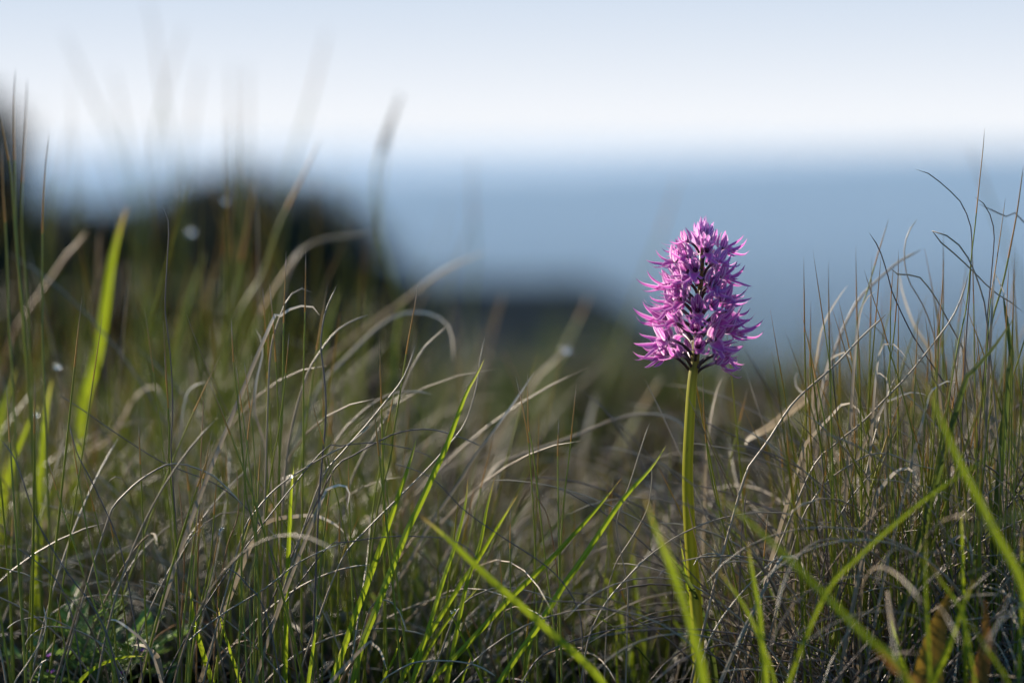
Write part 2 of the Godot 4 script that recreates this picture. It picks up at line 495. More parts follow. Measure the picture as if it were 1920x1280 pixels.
# ---------------------------------------------------------------- shrubs down the slope
func shrub(called: String, label: String, px: float, d: float, lobes: Array, leaf: Color, size: float, count: int) -> void:
	# lobes: centre (px, py) and radii in pixels of the photograph at that distance
	var mid := at(px, 280, d)
	var foot := Vector3(mid.x, ground(mid.x, mid.z), mid.z)
	var root := Node3D.new()
	root.name = numbered(called)
	root.position = foot
	add_child(root)
	tag(root, label, "shrub", "dark shrubs down the slope")
	var wood := Shape.new()
	var crown := Shape.new()
	var per := 2.0 * TY * d / 1280.0
	var brown := PackedColorArray()
	for k in 8:
		brown.append(Color(0.07, 0.055, 0.04))
	for l in lobes:
		var c := at(l[0], l[1], d) - foot
		c.z += rng.randf_range(-0.25, 0.25) * l[2] * per
		wood.tube(smooth_line(PackedVector3Array([Vector3(c.x * 0.15, -0.03, 0), c * 0.45 + Vector3(0, -0.03, 0), c]), 8), 0.012 + 0.004 * d * 0.1, 6, 0.3, brown)
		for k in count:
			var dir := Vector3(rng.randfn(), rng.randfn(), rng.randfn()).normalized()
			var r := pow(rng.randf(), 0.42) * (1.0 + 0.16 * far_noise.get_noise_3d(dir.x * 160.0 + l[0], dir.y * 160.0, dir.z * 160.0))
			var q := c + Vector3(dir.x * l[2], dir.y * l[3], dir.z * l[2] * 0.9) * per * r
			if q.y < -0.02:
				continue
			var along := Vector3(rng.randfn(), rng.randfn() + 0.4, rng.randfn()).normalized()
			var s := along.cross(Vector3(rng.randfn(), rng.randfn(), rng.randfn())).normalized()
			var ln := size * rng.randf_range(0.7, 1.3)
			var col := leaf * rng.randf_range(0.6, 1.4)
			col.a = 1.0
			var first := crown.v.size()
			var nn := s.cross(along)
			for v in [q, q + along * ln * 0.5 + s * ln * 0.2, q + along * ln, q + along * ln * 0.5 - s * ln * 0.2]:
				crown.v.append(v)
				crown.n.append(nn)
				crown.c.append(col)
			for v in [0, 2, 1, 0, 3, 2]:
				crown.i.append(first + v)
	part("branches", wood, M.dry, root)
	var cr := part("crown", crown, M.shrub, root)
	cr.set_meta("kind", "stuff")

# ---------------------------------------------------------------- land
func build_land() -> void:
	var radii := [0.0]
	var r := 0.25
	while r < 3350.0:
		radii.append(r)
		r *= 1.075
		if r < 4.0:
			r = radii[-1] + maxf(0.05, radii[-1] * 0.04)
	var around := 192
	var p := []
	var col := []
	for a in radii.size():
		var row := PackedVector3Array()
		var crow := PackedColorArray()
		for b in around + 1:
			var ang := TAU * b / around
			var x: float = radii[a] * sin(ang)
			var z: float = -radii[a] * cos(ang)
			row.append(Vector3(x, ground(x, z), z))
			var f: float = smoothstep(2.0, 30.0, radii[a])
			var wide := 0.5 + 0.5 * far_noise.get_noise_2d(x * 0.9, z * 0.9)
			var c := Color(0.11, 0.085, 0.06).lerp(Color(0.09, 0.13, 0.04), f).lerp(Color(0.14, 0.19, 0.06), f * wide)
			c.a = 1.0
			crow.append(c)
		p.append(row)
		col.append(crow)
	var sh := Shape.new()
	sh.grid(p, col)
	for k in sh.n.size():
		if sh.n[k].y < 0.0: sh.n[k] = -sh.n[k]
		if sh.n[k].length() < 0.5: sh.n[k] = Vector3.UP
	var o := top("ground", sh, M.ground)
	tag(o, "brown grassy hilltop that falls away into a wide hazy valley", "", "", "structure")
	# the ridge across the valley
	p = []
	col = []
	for a in 14:
		var t := a / 13.0
		var row := PackedVector3Array()
		var crow := PackedColorArray()
		for b in 81:
			var x := lerpf(-2600, 2600, b / 80.0)
			var q := 960.0 + x / 3000.0 / (2.0 * TY) * 1280.0
			var crest := 326.0 - 42.0 * smoothstep(750.0, 2000.0, q) - 14.0 * smoothstep(400.0, -300.0, q) + 7.0 * far_noise.get_noise_1d(q * 0.6)
			var top_y := CAM_H - (crest - 280.0) * (2.0 * TY / 1280.0) * 3000.0
			top_y = minf(top_y, -1.0)
			var y := lerpf(-115.0, top_y, sin(PI * minf(t * 1.4, 1.0) * 0.5)) if t < 0.72 else lerpf(top_y, -115.0, (t - 0.72) / 0.28)
			row.append(Vector3(x, y + 5.0 * far_noise.get_noise_2d(x * 0.3, t * 300.0) * smoothstep(0.7, 0.3, t), -lerpf(2400, 3420, t)))
			crow.append(Color(0.10, 0.12, 0.06))
		p.append(row)
		col.append(crow)
	var hl := Shape.new()
	hl.grid(p, col)
	for k in hl.n.size():
		if hl.n[k].y < 0.0: hl.n[k] = -hl.n[k]
	# a dark wooded spur on the near side of the valley
	p = []
	col = []
	for a in 12:
		var t := a / 11.0
		var row := PackedVector3Array()
		var crow := PackedColorArray()
		for b in 141:
			var q := lerpf(-700.0, 1800.0, b / 140.0)
			var x := (q - 960.0) * (2.0 * TY / 1280.0) * 120.0
			var crest := 528.0 + 110.0 * smoothstep(1090.0, 1310.0, q) + 120.0 * smoothstep(1230.0, 1650.0, q) - 30.0 * smoothstep(300.0, -300.0, q)
			crest += 10.0 * far_noise.get_noise_1d(q * 2.4) + 6.0 * far_noise.get_noise_1d(q * 9.0)
			var top_y := CAM_H - (crest - 280.0) * (2.0 * TY / 1280.0) * 120.0
			var y := lerpf(-46.0, top_y, pow(sin(PI * 0.5 * minf(t * 1.5, 1.0)), 0.7)) if t < 0.67 else lerpf(top_y, -46.0, (t - 0.67) / 0.33)
			row.append(Vector3(x, y + 2.0 * far_noise.get_noise_2d(x * 3.0, t * 400.0) * smoothstep(0.66, 0.4, t), -lerpf(106, 134, t)))
			var c := Color(0.011, 0.016, 0.012) * (1.0 + 0.5 * far_noise.get_noise_2d(x * 5.0, t * 700.0))
			c.a = 1.0
			crow.append(c)
		p.append(row)
		col.append(crow)
	var sp := Shape.new()
	sp.grid(p, col)
	for k in sp.n.size():
		if sp.n[k].y < 0.0: sp.n[k] = -sp.n[k]
	tag(top("wooded_hill", sp, M.hill), "dark wooded spur sloping down into the valley", "", "", "structure")
	var h := top("hills", hl, M.hill)
	tag(h, "long hazy blue mountain ridge across the valley", "", "", "structure")

# ---------------------------------------------------------------- small things
func dew(px: float, py: float, d: float, size: float, label: String) -> void:
	var m := SphereMesh.new()
	m.radius = size
	m.height = size * 1.85
	m.radial_segments = 20
	m.rings = 10
	var o := MeshInstance3D.new()
	o.name = numbered("dew_drop")
	o.mesh = m
	o.material_override = M.water
	o.position = at(px, py, d)
	add_child(o)
	tag(o, label, "dew drop", "dew drops on the grass")

func grass_mat(rough: float, back: float, spec := 0.5) -> StandardMaterial3D:
	var m := StandardMaterial3D.new()
	m.vertex_color_use_as_albedo = true
	m.roughness = rough
	m.metallic_specular = spec
	m.cull_mode = BaseMaterial3D.CULL_DISABLED
	if back > 0.0:
		m.backlight_enabled = true
		m.backlight = Color(back, back, back).linear_to_srgb()
	return m

func noise_tex(freq: float, from: Color, to: Color) -> NoiseTexture2D:
	var t := NoiseTexture2D.new()
	var n := FastNoiseLite.new()
	n.seed = 5
	n.frequency = freq
	n.fractal_octaves = 5
	t.noise = n
	t.width = 512
	t.height = 512
	t.seamless = true
	var g := Gradient.new()
	g.set_color(0, from)
	g.set_color(1, to)
	t.color_ramp = g
	return t

func build_materials() -> void:
	M.leaf = grass_mat(0.52, 0.95, 0.36)
	M.stem = grass_mat(0.40, 0.6)
	M.dry = grass_mat(0.45, 0.25, 0.42)
	M.pale = grass_mat(0.5, 0.6, 0.4)
	M.petal = grass_mat(0.5, 1.0, 0.35)
	M.ovary = grass_mat(0.4, 0.2)
	M.orchid_stem = grass_mat(0.45, 0.8, 0.35)
	M.herb = grass_mat(0.4, 0.8, 0.4)
	M.shrub = grass_mat(0.6, 0.0, 0.3)
	M.hill = grass_mat(0.9, 0.0, 0.2)
	M.ground = grass_mat(0.9, 0.0, 0.2)
	M.ground.albedo_texture = noise_tex(0.03, Color(0.55, 0.52, 0.5), Color(1, 1, 1))
	M.ground.uv1_triplanar = true
	M.ground.uv1_scale = Vector3(6, 6, 6)
	var w := StandardMaterial3D.new()
	w.albedo_color = Color(1, 1, 1, 0.02)
	w.roughness = 0.2
	w.metallic_specular = 0.7
	w.refraction_enabled = true
	w.refraction_scale = 0.033
	M.water = w

# ================================================================ the scene
func _ready() -> void:
	rng.seed = 20240417
	soil_noise.seed = 11
	soil_noise.frequency = 0.02
	far_noise.seed = 23
	far_noise.frequency = 0.01

	var cam := Camera3D.new()
	cam.name = "camera"
	cam.position = cam_at
	cam.rotation = Vector3(-PITCH, 0, 0)
	var lens := CameraAttributesPhysical.new()
	lens.frustum_focal_length = 85.0
	lens.frustum_focus_distance = FOCUS
	lens.exposure_aperture = 3.2
	cam.attributes = lens
	add_child(cam)
	cam.fov = rad_to_deg(2.0 * atan(TY))
	cam.near = 0.05
	cam.far = 40000.0
	cam.current = true

	var env := Environment.new()
	env.background_mode = Environment.BG_SKY
	var sky := ProceduralSkyMaterial.new()
	sky.sky_horizon_color = Color(0.985, 0.985, 0.99)
	sky.sky_top_color = Color(0.25, 0.57, 0.80)
	sky.sky_curve = 0.085
	sky.sky_energy_multiplier = 0.705
	sky.ground_horizon_color = Color(0.985, 0.985, 0.99)
	sky.ground_bottom_color = Color(0.16, 0.16, 0.12)
	sky.ground_energy_multiplier = 0.705
	sky.ground_curve = 0.04
	sky.sun_angle_max = 20.0
	env.sky = Sky.new()
	env.sky.sky_material = sky
	env.tonemap_mode = Environment.TONE_MAPPER_LINEAR
	env.tonemap_exposure = 2.3
	env.sdfgi_enabled = true
	env.ssao_enabled = true
	env.ssil_enabled = true
	env.fog_enabled = true
	env.fog_density = 0.00036
	env.fog_light_color = Color(0.64, 0.755, 0.875)
	var we := WorldEnvironment.new()
	we.name = "world_environment"
	we.environment = env
	add_child(we)

	var sun := DirectionalLight3D.new()
	sun.name = "sun"
	sun.light_energy = 1.6
	sun.light_color = Color(1.0, 0.95, 0.87)
	sun.light_angular_distance = 0.5
	sun.shadow_enabled = true
	sun.rotation = Vector3(deg_to_rad(-27), deg_to_rad(180 + 50), 0)
	add_child(sun)

	build_materials()
	build_land()

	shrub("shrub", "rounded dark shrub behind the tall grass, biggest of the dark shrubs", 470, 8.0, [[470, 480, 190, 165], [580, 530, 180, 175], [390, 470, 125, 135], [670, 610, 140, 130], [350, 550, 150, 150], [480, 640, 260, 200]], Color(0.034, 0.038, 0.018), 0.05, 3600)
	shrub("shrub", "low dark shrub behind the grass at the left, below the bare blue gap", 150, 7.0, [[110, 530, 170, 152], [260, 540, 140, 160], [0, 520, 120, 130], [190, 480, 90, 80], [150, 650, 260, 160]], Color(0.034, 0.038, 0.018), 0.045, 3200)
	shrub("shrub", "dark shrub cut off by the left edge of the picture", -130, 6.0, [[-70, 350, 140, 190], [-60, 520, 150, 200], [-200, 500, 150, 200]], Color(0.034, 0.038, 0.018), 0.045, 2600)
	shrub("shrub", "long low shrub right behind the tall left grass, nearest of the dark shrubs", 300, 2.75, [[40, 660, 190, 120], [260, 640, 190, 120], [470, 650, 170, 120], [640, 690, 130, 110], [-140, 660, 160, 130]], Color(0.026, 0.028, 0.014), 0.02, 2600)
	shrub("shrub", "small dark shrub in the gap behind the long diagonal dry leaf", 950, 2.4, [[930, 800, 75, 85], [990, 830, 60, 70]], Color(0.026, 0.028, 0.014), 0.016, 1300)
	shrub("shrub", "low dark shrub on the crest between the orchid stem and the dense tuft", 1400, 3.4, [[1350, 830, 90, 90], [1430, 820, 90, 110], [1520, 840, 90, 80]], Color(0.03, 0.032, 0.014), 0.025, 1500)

	rng.seed = 4
	build_orchid()
	rng.seed = 5
	build_traces()
	rng.seed = 6
	build_bulk()
	rng.seed = 7
	build_small()

func singles(kind: String, count: int, x0: float, x1: float, s0: float, s1: float, l0: float, l1: float, label: String, group: String) -> void:
	# alike stems that stand in focus, each a thing of its own
	var look: Array = LOOK[kind]
	for q in count:
		var x := rng.randf_range(x0, x1)
		var s := rng.randf_range(s0, s1)
		var root := Vector3(x, ground(x, -s) - 0.004, -s)
		var az := rng.randf_range(0, TAU)
		var sh := Shape.new()
		var o: MeshInstance3D
		if kind == "rush":
			var line := blade_line(root, rng.randf_range(l0, l1), az, absf(rng.randfn(0.0, 0.12)), rng.randf_range(-0.1, 0.3), 1.4, 0.3, 14)
			var r := rng.randf_range(0.00045, 0.00070)
			sh.tube(line.slice(0, 12), r, 6, 0.6, shades(12, look[4], look[5], look[6], 0.95), 1.0)
			o = top(look[0], sh, M.stem)
			var tip := Shape.new()
			tip.tube(line.slice(11), r * 0.62, 6, 0.5, shades(3, Color(0.48, 0.23, 0.04), Color(0.42, 0.24, 0.07), Color(0.34, 0.28, 0.2), 0.7))
			part("withered_tip", tip, M.dry, o)
		else:
			var line := blade_line(root, rng.randf_range(l0, l1), az, rng.randf_range(0.1, 0.6), rng.randf_range(0.6, 2.4), 1.6, rng.randf_range(-1.2, 1.2), 18)
			sh.tube(line, rng.randf_range(0.00035, 0.00060), 6, 0.6, shades(18, look[4], look[5], look[6], look[7], 0.15))
			o = top(look[0], sh, M.dry)
		tag(o, label, look[1], group)

func build_bulk() -> void:
	singles("rush", 50, 0.135, 0.225, 1.03, 1.10, 0.12, 0.22, "slender upright green stem, one of many alike in the dense right tuft", "alike green stems of the right tuft")
	singles("rush", 34, -0.23, -0.03, 1.03, 1.10, 0.11, 0.21, "slender upright green stem, one of many alike in the left grass", "alike green stems of the left grass")
	singles("grey", 60, 0.135, 0.225, 1.02, 1.10, 0.12, 0.22, "wiry curved dry stalk, one of many alike in the dense right tuft", "alike dry stalks of the right tuft")
	singles("grey", 26, -0.23, -0.01, 1.03, 1.10, 0.11, 0.20, "wiry curved dry stalk, one of many alike in the left grass", "alike dry stalks of the left grass")
	var g := Shape.new()
	sow(g, "rush", 400, -0.62, -0.03, 1.1, 1.35, 0.11, 0.22, 0.03)
	sow(g, "rush", 260, -0.62, -0.06, 1.1, 1.5, 0.16, 0.27, 0.03)
	sow(g, "rush", 90, -0.03, 0.10, 1.1, 1.5, 0.08, 0.15, 0.03)
	sow(g, "rush", 640, 0.125, 0.44, 1.04, 1.32, 0.12, 0.235, 0.022)
	sow(g, "rush", 130, -1.0, -0.12, 1.3, 2, 0.14, 0.26, 0.05)
	sow(g, "rush", 200, -0.08, 0.9, 1.5, 2.8, 0.08, 0.15, 0.06)
	sow(g, "rush", 130, -0.55, -0.05, 1.12, 1.45, 0.20, 0.30, 0.03)
	sow(g, "rush", 90, -0.03, 0.12, 1.1, 1.3, 0.07, 0.14)
	sow(g, "rush", 70, -0.42, -0.13, 1.15, 1.6, 0.27, 0.36, 0.05)
	sow(g, "rush", 200, -0.35, 0.30, 1.07, 1.3, 0.08, 0.17)
	sow(g, "lime", 110, -0.60, -0.02, 1.1, 1.5, 0.08, 0.15, 0.03)
	sow(g, "lime", 50, 0.0, 0.40, 1.04, 1.3, 0.06, 0.12)
	sow(g, "green", 220, -0.6, -0.02, 1.1, 1.35, 0.06, 0.15, 0.03)
	sow(g, "green", 100, -0.55, -0.05, 1.22, 1.6, 0.14, 0.25, 0.04)
	sow(g, "green", 160, -0.9, -0.02, 1.35, 2.4, 0.08, 0.15, 0.05)
	sow(g, "green", 420, -0.05, 1.0, 1.6, 3.3, 0.05, 0.13, 0.05)
	sow(g, "green", 260, 0.12, 0.42, 1.04, 1.3, 0.07, 0.14, 0.03)
	var go := top("green_grass", g, M.leaf)
	tag(go, "crowded thin green grass stems and leaves across the hilltop", "grass", "", "stuff")
	var d := Shape.new()
	sow(d, "grey", 620, -0.60, -0.02, 1.1, 1.45, 0.10, 0.22, 0.03)
	sow(d, "grey", 300, -0.60, -0.04, 1.1, 1.5, 0.14, 0.24, 0.04)
	sow(d, "grey", 90, -0.02, 0.12, 1.1, 1.5, 0.08, 0.15)
	sow(d, "grey", 1500, 0.125, 0.44, 1.04, 1.32, 0.11, 0.235, 0.022)
	sow(d, "grey", 160, -0.55, -0.05, 1.12, 1.45, 0.20, 0.30, 0.03)
	sow(d, "dark", 420, -0.60, 0.12, 1.1, 1.4, 0.07, 0.19)
	sow(d, "dark", 1150, 0.13, 0.44, 1.04, 1.3, 0.09, 0.22, 0.022)
	sow(d, "rust", 260, -0.60, 0.42, 1.09, 1.5, 0.07, 0.17)
	sow(d, "grey", 300, -0.9, 0.9, 1.5, 2.8, 0.06, 0.13, 0.05)
	sow(d, "rust", 350, -0.9, 0.9, 1.4, 3, 0.05, 0.12, 0.05)
	sow(d, "pale", 240, -0.6, 0.0, 1.1, 1.6, 0.10, 0.20, 0.03)
	sow(d, "pale", 260, 0.13, 0.42, 1.04, 1.4, 0.10, 0.22, 0.03)
	sow(d, "pale", 60, -0.9, 0.8, 1.5, 2.4, 0.06, 0.12)
	var dd := top("dry_grass", d, M.dry)
	tag(dd, "tangle of wiry grey and brown dry grass", "grass", "", "stuff")
	var th := Shape.new()
	sow(th, "grey", 220, -0.62, 0.42, 1.09, 1.7, 0.03, 0.09)
	sow(th, "dark", 800, -0.62, 0.42, 1.09, 1.6, 0.03, 0.09)
	sow(th, "rust", 500, -0.62, 0.42, 1.09, 1.6, 0.02, 0.08)
	sow(th, "grey", 380, 0.13, 0.42, 1, 1.25, 0.05, 0.11)
	sow(th, "dark", 1100, 0.12, 0.42, 1, 1.25, 0.05, 0.12)
	sow(th, "dark", 1200, -1.0, 1.0, 1.5, 3.4, 0.03, 0.08)
	sow(th, "green", 300, -1.0, 1.0, 1.5, 3.4, 0.02, 0.05)
	sow(th, "green", 350, -0.62, 0.42, 1.09, 1.4, 0.03, 0.08)
	sow(th, "rust", 900, -1.0, 1.0, 1.4, 3.4, 0.03, 0.07)
	var tt := top("grass_thatch", th, M.dry)
	tag(tt, "matted low thatch of dead grass over the soil", "grass", "", "stuff")

func leaf_shape(sh: Shape, line: PackedVector3Array, w: float, side: Vector3, cup: float, inner: Color, outer: Color, blotch: float) -> void:
	# a lance shaped leaf with a keel and blotches of a second colour
	var p := []
	var col := []
	var rows := line.size()
	for a in rows:
		var t := float(a) / (rows - 1)
		var tan: Vector3 = (line[mini(a + 1, rows - 1)] - line[maxi(a - 1, 0)]).normalized()
		var s := (side - tan * side.dot(tan)).normalized()
		var o := s.cross(tan)
		var half := 0.5 * w * maxf(pow(sin(PI * pow(t * 0.95 + 0.05, 0.8)), 0.9), 0.02)
		var row := PackedVector3Array()
		var crow := PackedColorArray()
		for b in 7:
			var j := b / 3.0 - 1.0
			row.append(line[a] + s * (j * half) + o * (absf(j) * half * cup))
			var m := clampf(0.5 + blotch * far_noise.get_noise_2d(t * 90.0 + w * 9000.0, j * 50.0), 0.0, 1.0)
			var c := inner.lerp(outer, m) * rng.randf_range(0.9, 1.1)
			c.a = 1.0
			crow.append(c)
		p.append(row)
		col.append(crow)
	sh.grid(p, col)

func build_small() -> void:
	# dew on the tips
	dew(107, 686, 1.2, 0.0017, "largest round dew drop glinting above the short blurred blade at the left")
	dew(65, 775, 1.2, 0.0017, "round glinting dew drop low at the left, on the yellow blade tip")
	dew(545, 893, 1.064, 0.0011, "clear dew drop near the tip of the upright yellow green blade")
	dew(413, 993, 1.058, 0.0007, "tiny dew drop, lowest of three on one green stem")
	dew(417, 989, 1.057, 0.0006, "tiny dew drop, rightmost of three on one green stem")
	dew(410, 1000, 1.058, 0.0005, "tiny dew drop, smallest of three on one green stem")
	dew(596, 1156, 1.058, 0.0008, "small dew drop on the tip of the short upright blade")
	dew(847, 1147, 1.064, 0.0008, "small dew drop on the orange tipped narrow blade, left of a pair")
	dew(854, 1143, 1.064, 0.0006, "smaller dew drop on the orange tipped narrow blade, right of a pair")
	dew(363, 1172, 1.056, 0.0007, "small dew drop at the fork of the stout green blade")
	dew(422, 376, 1.36, 0.0016, "blurred glint of dew high before the biggest shrub")
	dew(345, 362, 1.45, 0.0015, "blurred glint of dew left of the biggest shrub's top")
	dew(358, 434, 1.4, 0.0020, "fainter blurred dew glint below the upper pair")
	dew(1062, 655, 1.3, 0.0022, "blurred dew glint at the end of the broad glinting leaf")

	# feathery herb
	var herb := Node3D.new()
	var hp := at(196, 1300, 1.12)
	hp.y = ground(hp.x, hp.z) + 0.004
	herb.name = numbered("feathery_herb")
	herb.position = hp
	add_child(herb)
	tag(herb, "low grey green herb with feathery leaves and tiny purple flowers", "herb")
	for k in 26:
		var az := k * 2.4
		var rise := rng.randf_range(0.35, 1.2)
		var dir := Vector3(cos(az) * cos(rise), sin(rise), sin(az) * cos(rise))
		var length := rng.randf_range(0.030, 0.056)
		var stalk := arc(Vector3.ZERO, dir * length * 0.35 + Vector3(0, 0.008, 0), dir * length * 0.8 + Vector3(0, 0.006, 0), dir * length, 9)
		var side := dir.cross(Vector3.UP).normalized()
		var sh := Shape.new()
		for q in range(3, 9):
			for h in [-1.0, 1.0]:
				var lobe: Vector3 = (side * h * 0.8 + dir * 0.7).normalized()
				var ln := 0.0095 * sin(PI * (q - 1.5) / 8.5) + 0.002
				leaf_shape(sh, arc(stalk[q], stalk[q] + lobe * ln * 0.4, stalk[q] + lobe * ln * 0.75, stalk[q] + lobe * ln + Vector3(0, 0.001, 0), 5), 0.0026, lobe.cross(Vector3.UP), 0.2, Color(0.12, 0.20, 0.035), Color(0.20, 0.29, 0.07), 1.0)
		var rib := PackedColorArray()
		for q in 9: rib.append(Color(0.12, 0.17, 0.06))
		sh.tube(stalk, 0.0005, 4, 0.5, rib)
		part("leaf", sh, M.herb, herb)
	for k in 7:
		var az := k * 2.1 + 0.5
		var c := Vector3(cos(az) * rng.randf_range(0.010, 0.03), rng.randf_range(0.014, 0.034), sin(az) * 0.014 + 0.008)
		var sh := Shape.new()
		for q in 5:
			var dir := Vector3(cos(q * TAU / 5.0), 0.5, sin(q * TAU / 5.0)).normalized()
			leaf_shape(sh, arc(c, c + dir * 0.001, c + dir * 0.002, c + dir * 0.003, 4), 0.0018, dir.cross(Vector3.UP), 0.2, Color(0.30, 0.09, 0.42), Color(0.38, 0.14, 0.50), 0.5)
		part("flower", sh, M.petal, herb)

	# withered leaves at the bottom right
	var spots := [
		[[1790, 1095], [1768, 1150], [1752, 1210], [1742, 1290], 0.985, 0.0130, "broad ochre withered leaf behind the wide striped lime blade", Color(0.36, 0.22, 0.03), Color(0.14, 0.09, 0.02)],
		[[1848, 1120], [1850, 1160], [1848, 1220], [1836, 1295], 0.985, 0.0080, "narrow orange and brown withered leaf, right of the ochre one", Color(0.42, 0.17, 0.05), Color(0.12, 0.08, 0.02)],
		[[1640, 1215], [1665, 1235], [1690, 1265], [1720, 1300], 0.90, 0.0075, "blurred orange withered leaf near the bottom edge of the tuft", Color(0.45, 0.24, 0.05), Color(0.30, 0.14, 0.05)],
	]
	for q in spots:
		var pts := PackedVector3Array()
		for k in [3, 2, 1, 0]:
			pts.append(at(q[k][0], q[k][1], q[4] + 0.004 * k))
		var low := pts[0]
		pts.insert(0, Vector3(low.x, minf(ground(low.x, low.z), low.y - 0.01) - 0.004, low.z))
		var sh := Shape.new()
		leaf_shape(sh, smooth_line(pts, 16), q[5], Vector3(1, 0.1, 0.35), 0.25, q[7], q[8], 2.2)
		var o := top("withered_leaf", sh, M.pale)
		tag(o, q[6], "withered leaf", "withered leaves")

	# a seed head on its stalk, out of focus against the sky
	var head := Node3D.new()
	head.name = numbered("seed_head_stalk")
	var line := PackedVector3Array()
	for q in [[775, 660], [752, 580], [735, 520], [718, 460], [709, 410], [703, 350], [706, 310], [714, 285]]:
		line.append(at(q[0], q[1], 1.5))
	var foot := line[0]
	line.insert(0, Vector3(foot.x + 0.02, ground(foot.x + 0.02, foot.z) - 0.005, foot.z))
	head.position = line[0]
	add_child(head)
	tag(head, "blurred stalk with a narrow dark seed head standing against the sky", "seed head")
	var rel := PackedVector3Array()
	for v in smooth_line(line, 26):
		rel.append(v - head.position)
	var st := Shape.new()
	st.tube(rel, 0.0011, 5, 0.8, shades(26, LOOK.rush[4], LOOK.rush[5], LOOK.rush[6], 0.9), 1.0)
	part("stalk", st, M.stem, head)
	var spike := Shape.new()
	var axis := arc(at(713, 288, 1.5), at(721, 262, 1.5), at(734, 222, 1.5), at(752, 178, 1.5), 16)
	for k in 15:
		for h in 3:
			var t := k / 15.0
			var grow := (axis[k + 1] - axis[k]).normalized()
			var away := grow.cross(Vector3(cos(h * 2.1 + k), 0.2, sin(h * 2.1 + k))).normalized()
			var a := axis[k] - head.position
			var ln := 0.0065 * (1.0 - 0.45 * t)
			leaf_shape(spike, arc(a, a + away * 0.0012 + grow * ln * 0.3, a + away * 0.0016 + grow * ln * 0.7, a + away * 0.001 + grow * ln, 5), 0.0024 * (1.0 - 0.5 * t), away.cross(grow), -0.4, Color(0.13, 0.11, 0.07), Color(0.20, 0.17, 0.11), 1.0)
	part("seed_spike", spike, M.dry, head)

